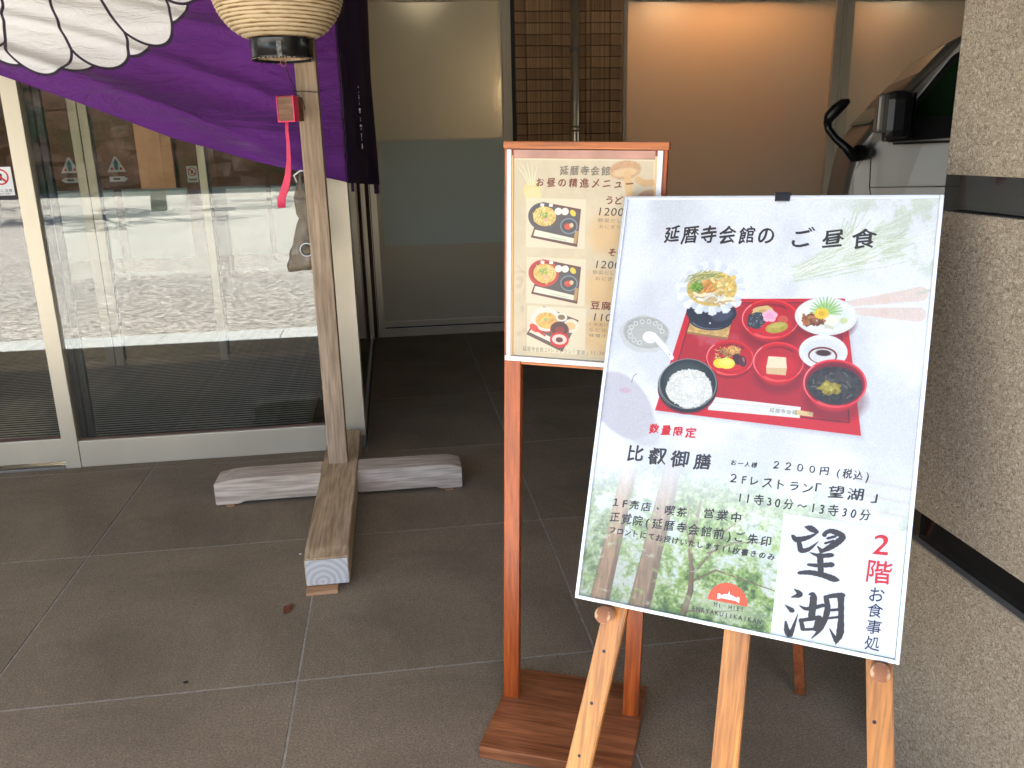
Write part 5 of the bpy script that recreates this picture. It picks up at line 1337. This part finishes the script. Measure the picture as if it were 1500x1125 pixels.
    # headlight, bumper, grille
    bobj('headlight', tube_bm([(.045, .16, .92), (.02, .20, .92), (.0, .40, .90)], [.05, .085, .07], 12), MT['white_pl'], van)
    bobj('headlight', tube_bm([(.045, W_ - .16, .92), (.02, W_ - .20, .92), (.0, W_ - .40, .90)], [.05, .085, .07], 12), MT['white_pl'], van)
    box('grille', -.012, .02, .45, W_ - .45, .78, .98, blk_, van, .005); box('bumper', -.05, .05, .10, W_ - .10, .32, .58, MT['van'], van, .03)
    for cx_ in (.80, 3.35):
        for y0, y1, s in ((.03, .23, -1), (W_ - .23, W_ - .03, 1)):
            w = bobj('wheel', lathe_bm([(.18, -.10), (.29, -.10), (.32, -.07), (.325, 0), (.32, .07), (.29, .10), (.18, .10)], 32), MT['tyre'], van)
            w.location = (cx_, (y0 + y1) / 2, .325); w.rotation_euler = (R(90), 0, 0)
            rm_ = bobj('rim', lathe_bm([(.185, .0), (.185, .08), (.15, .05), (.05, .07), (.001, .075)], 20), MT['alu_dull'], w); rm_.rotation_euler = (0, 0, 0) if s < 0 else (R(180), 0, 0)
    # door mirror
    mi = bobj('door_mirror', (lambda b: (add_box(b, .165, .315, -.28, -.10, 1.490, 1.752, .048), b)[1])(bmesh.new()), blk_, van)
    box('mirror_cover', .125, .195, -.272, -.108, 1.525, 1.738, MT['van'], mi, .02); 
    box('mirror_glass', .3152, .318, -.285, -.115, 1.515, 1.735, MT['black_band'], mi)
    box('mirror_foot', .19, .34, -.12, .01, 1.475, 1.515, blk_, mi, .012)
    box('indicator_strip', .140, .155, -.2765, -.2725, 1.54, 1.725, MT['alu_dull'], mi)
    # parking mirror on its bent arm, at the front corner
    am = bobj('corner_mirror_arm', tube_bm([(.12, .10, 1.41), (.068, .0, 1.41), (.040, -.03, 1.39), (-.01, -.03, 1.45), (-.07, -.03, 1.50), (-.115, -.03, 1.555), (-.124, -.03, 1.60)], [.045, .05, .034, .024, .022, .022, .024], 12), blk_, van, True)
    bobj('corner_mirror_head', tube_bm([(-.124, -.03, 1.59), (-.115, -.03, 1.625), (-.08, -.03, 1.665), (-.04, -.03, 1.70), (-.008, -.03, 1.715)], [.022, .034, .036, .030, .012], 12), blk_, am, True)
build_van()

# ------------------------------------------------------------------ what stands across the yard (seen mirrored in the doors)
sw = empty('stone_wall', (0, -32, 0), 'rough brown stone retaining wall across the yard, mirrored in the door glass', 'wall')
stm = N('rough_stone'); _v = stm.co(); _i = stm.noise(_v, 1.1, 5, .65); _j = stm.noise(_v, 2.6, 6, .7)
stm.base(stm.mix(.7, stm.ramp(_i, [(.32, (.07, .035, .022, 1)), (.5, (.30, .16, .10, 1)), (.66, (.52, .36, .26, 1))]), stm.ramp(_j, [(.35, (.28, .27, .26, 1)), (.65, (1.5, 1.5, 1.5, 1))]), 'MULTIPLY')); stm.set(Roughness=.9); stm.bump(_j, .6, .05)
bm = bmesh.new(); rr_ = random.Random(3); zz = -.1
while zz < 9:
    hh = rr_.uniform(.45, .8); x = -30 + rr_.uniform(0, .5)
    while x < 14:
        ww = rr_.uniform(.5, 1.3); d = rr_.uniform(0, .18)
        vs = add_box(bm, x + .03, x + ww - .03, -.4, .0 + d, zz + .03, zz + hh - .03)
        for v in vs: v.co += Vector((rr_.uniform(-.16, .16), rr_.uniform(-.10, .10), rr_.uniform(-.15, .15) + .22 * math.sin(x * .9 + zz * 1.7)))
        x += ww
    zz += hh
tag(bobj('stone', bm, stm.m, sw), kind='stuff')
box('wall_core', -32, 16, -1.2, -.15, -.1, 9.2, MT['trunk'], sw)
ivy = random.Random(12); V, F_ = [], []
for _ in range(34):
    cx_, cz_, cr = ivy.uniform(-28, 12), ivy.choice((ivy.uniform(0, 1.2), ivy.uniform(2, 9))), ivy.uniform(.4, 1.5)
    for _ in range(170):
        p = Vector((cx_ + ivy.gauss(0, cr * .6), .2 + ivy.random() * .3, max(.02, cz_ + ivy.gauss(0, cr * .45)))); s_ = ivy.uniform(.07, .15)
        u = Vector((ivy.gauss(0, 1), ivy.gauss(0, .4), ivy.gauss(0, 1))).normalized(); w = u.cross(Vector((0, 1, 0))).normalized() * s_ * .6; b = len(V)
        V += [p - u * s_, p + w, p + u * s_, p - w]; F_.append((b, b + 1, b + 2, b + 3))
me = bpy.data.meshes.new('wall_plants'); me.from_pydata([tuple(v) for v in V], [], F_); tag(link('wall_plants', me, MT['foliage'], sw), kind='stuff')
def tree(x, y, h, r, seed, label):
    t = empty('broadleaf_tree', (x, y, -.02), label, 'tree', 'trees across the yard'); rr_ = random.Random(seed)
    bobj('trunk', tube_bm([(0, 0, 0), (.05, .02, h * .3), (-.05, .05, h * .6), (0, 0, h * .85)], [.22, .17, .12, .05], 10), MT['trunk'], t, True)
    for k in range(6):
        a = rr_.uniform(0, 6.28); z = h * rr_.uniform(.4, .65)
        bobj('limb', tube_bm([(0, 0, z), (math.cos(a) * r * .4, math.sin(a) * r * .4, z + h * .12), (math.cos(a) * r * .8, math.sin(a) * r * .8, z + h * .2)], [.08, .05, .02], 6), MT['trunk'], t, True)
    V, F_ = [], []
    cl = [(rr_.gauss(0, r * .5), rr_.gauss(0, r * .5), h * .72 + rr_.gauss(0, h * .13), r * rr_.uniform(.2, .4)) for _ in range(26)]
    for cx_, cy_, cz_, cr in cl:
        for _ in range(120):
            p = Vector((rr_.gauss(0, 1), rr_.gauss(0, 1), rr_.gauss(0, .7))).normalized() * cr * rr_.uniform(.5, 1.05) + Vector((cx_, cy_, cz_))
            s_ = rr_.uniform(.07, .13); u = Vector((rr_.gauss(0, 1), rr_.gauss(0, 1), rr_.gauss(0, 1))).normalized(); w = u.orthogonal().normalized() * s_ * .6
            b = len(V); V += [p - u * s_, p + w, p + u * s_, p - w]; F_.append((b, b + 1, b + 2, b + 3))
    me = bpy.data.meshes.new('crown'); me.from_pydata([tuple(v) for v in V], [], F_); tag(link('crown', me, MT['foliage'], t), kind='stuff')
tree(-6.5, -17, 8.0, 3.2, 1, 'leafy tree nearest the doors across the yard'); tree(-13, -22, 9.5, 3.6, 2, 'leafy tree furthest left across the yard'); tree(-1.0, -24, 9.0, 3.4, 3, 'leafy tree close in front of the stone wall'); tree(5.5, -19, 8.5, 3.4, 4, 'leafy tree on the right side of the yard')

# ------------------------------------------------------------------ small litter
lf = bmesh.new()
pts = [(0, 0, .002), (.010, .006, .006), (.024, .010, .008), (.040, .004, .004), (.055, 0, .002), (.040, -.006, .006), (.022, -.010, .005), (.010, -.007, .003)]
lf.faces.new([lf.verts.new(p) for p in pts]); lo = bobj('dry_leaf', lf, MT['leaf_d']); lo.location = (-.440, 2.62, 0); lo.scale = (1.4, 1.4, 1.4); lo.rotation_euler = (0, 0, R(75)); lo.modifiers.new('t', 'SOLIDIFY').thickness = .0008
tag(lo, 'small curled red brown dry leaf on the floor tiles near the timber foot', 'leaf')
for x, y, s_, c_, l_ in ((-.685, 2.286, .008, 'black_pl', 'tiny black speck of grit on the tile at lower left'), (-.43, 3.067, .006, 'white_ink', 'tiny white chip on the tile left of the timber foot')):
    bm = bmesh.new(); bmesh.ops.create_icosphere(bm, subdivisions=1, radius=s_)
    for v in bm.verts: v.co = Vector((v.co.x * random.uniform(.7, 1.3), v.co.y * random.uniform(.7, 1.3), v.co.z * .35 + s_ * .3))
    o = bobj('grit', bm, MT[c_]); o.location = (x, y, 0); tag(o, l_, 'debris')
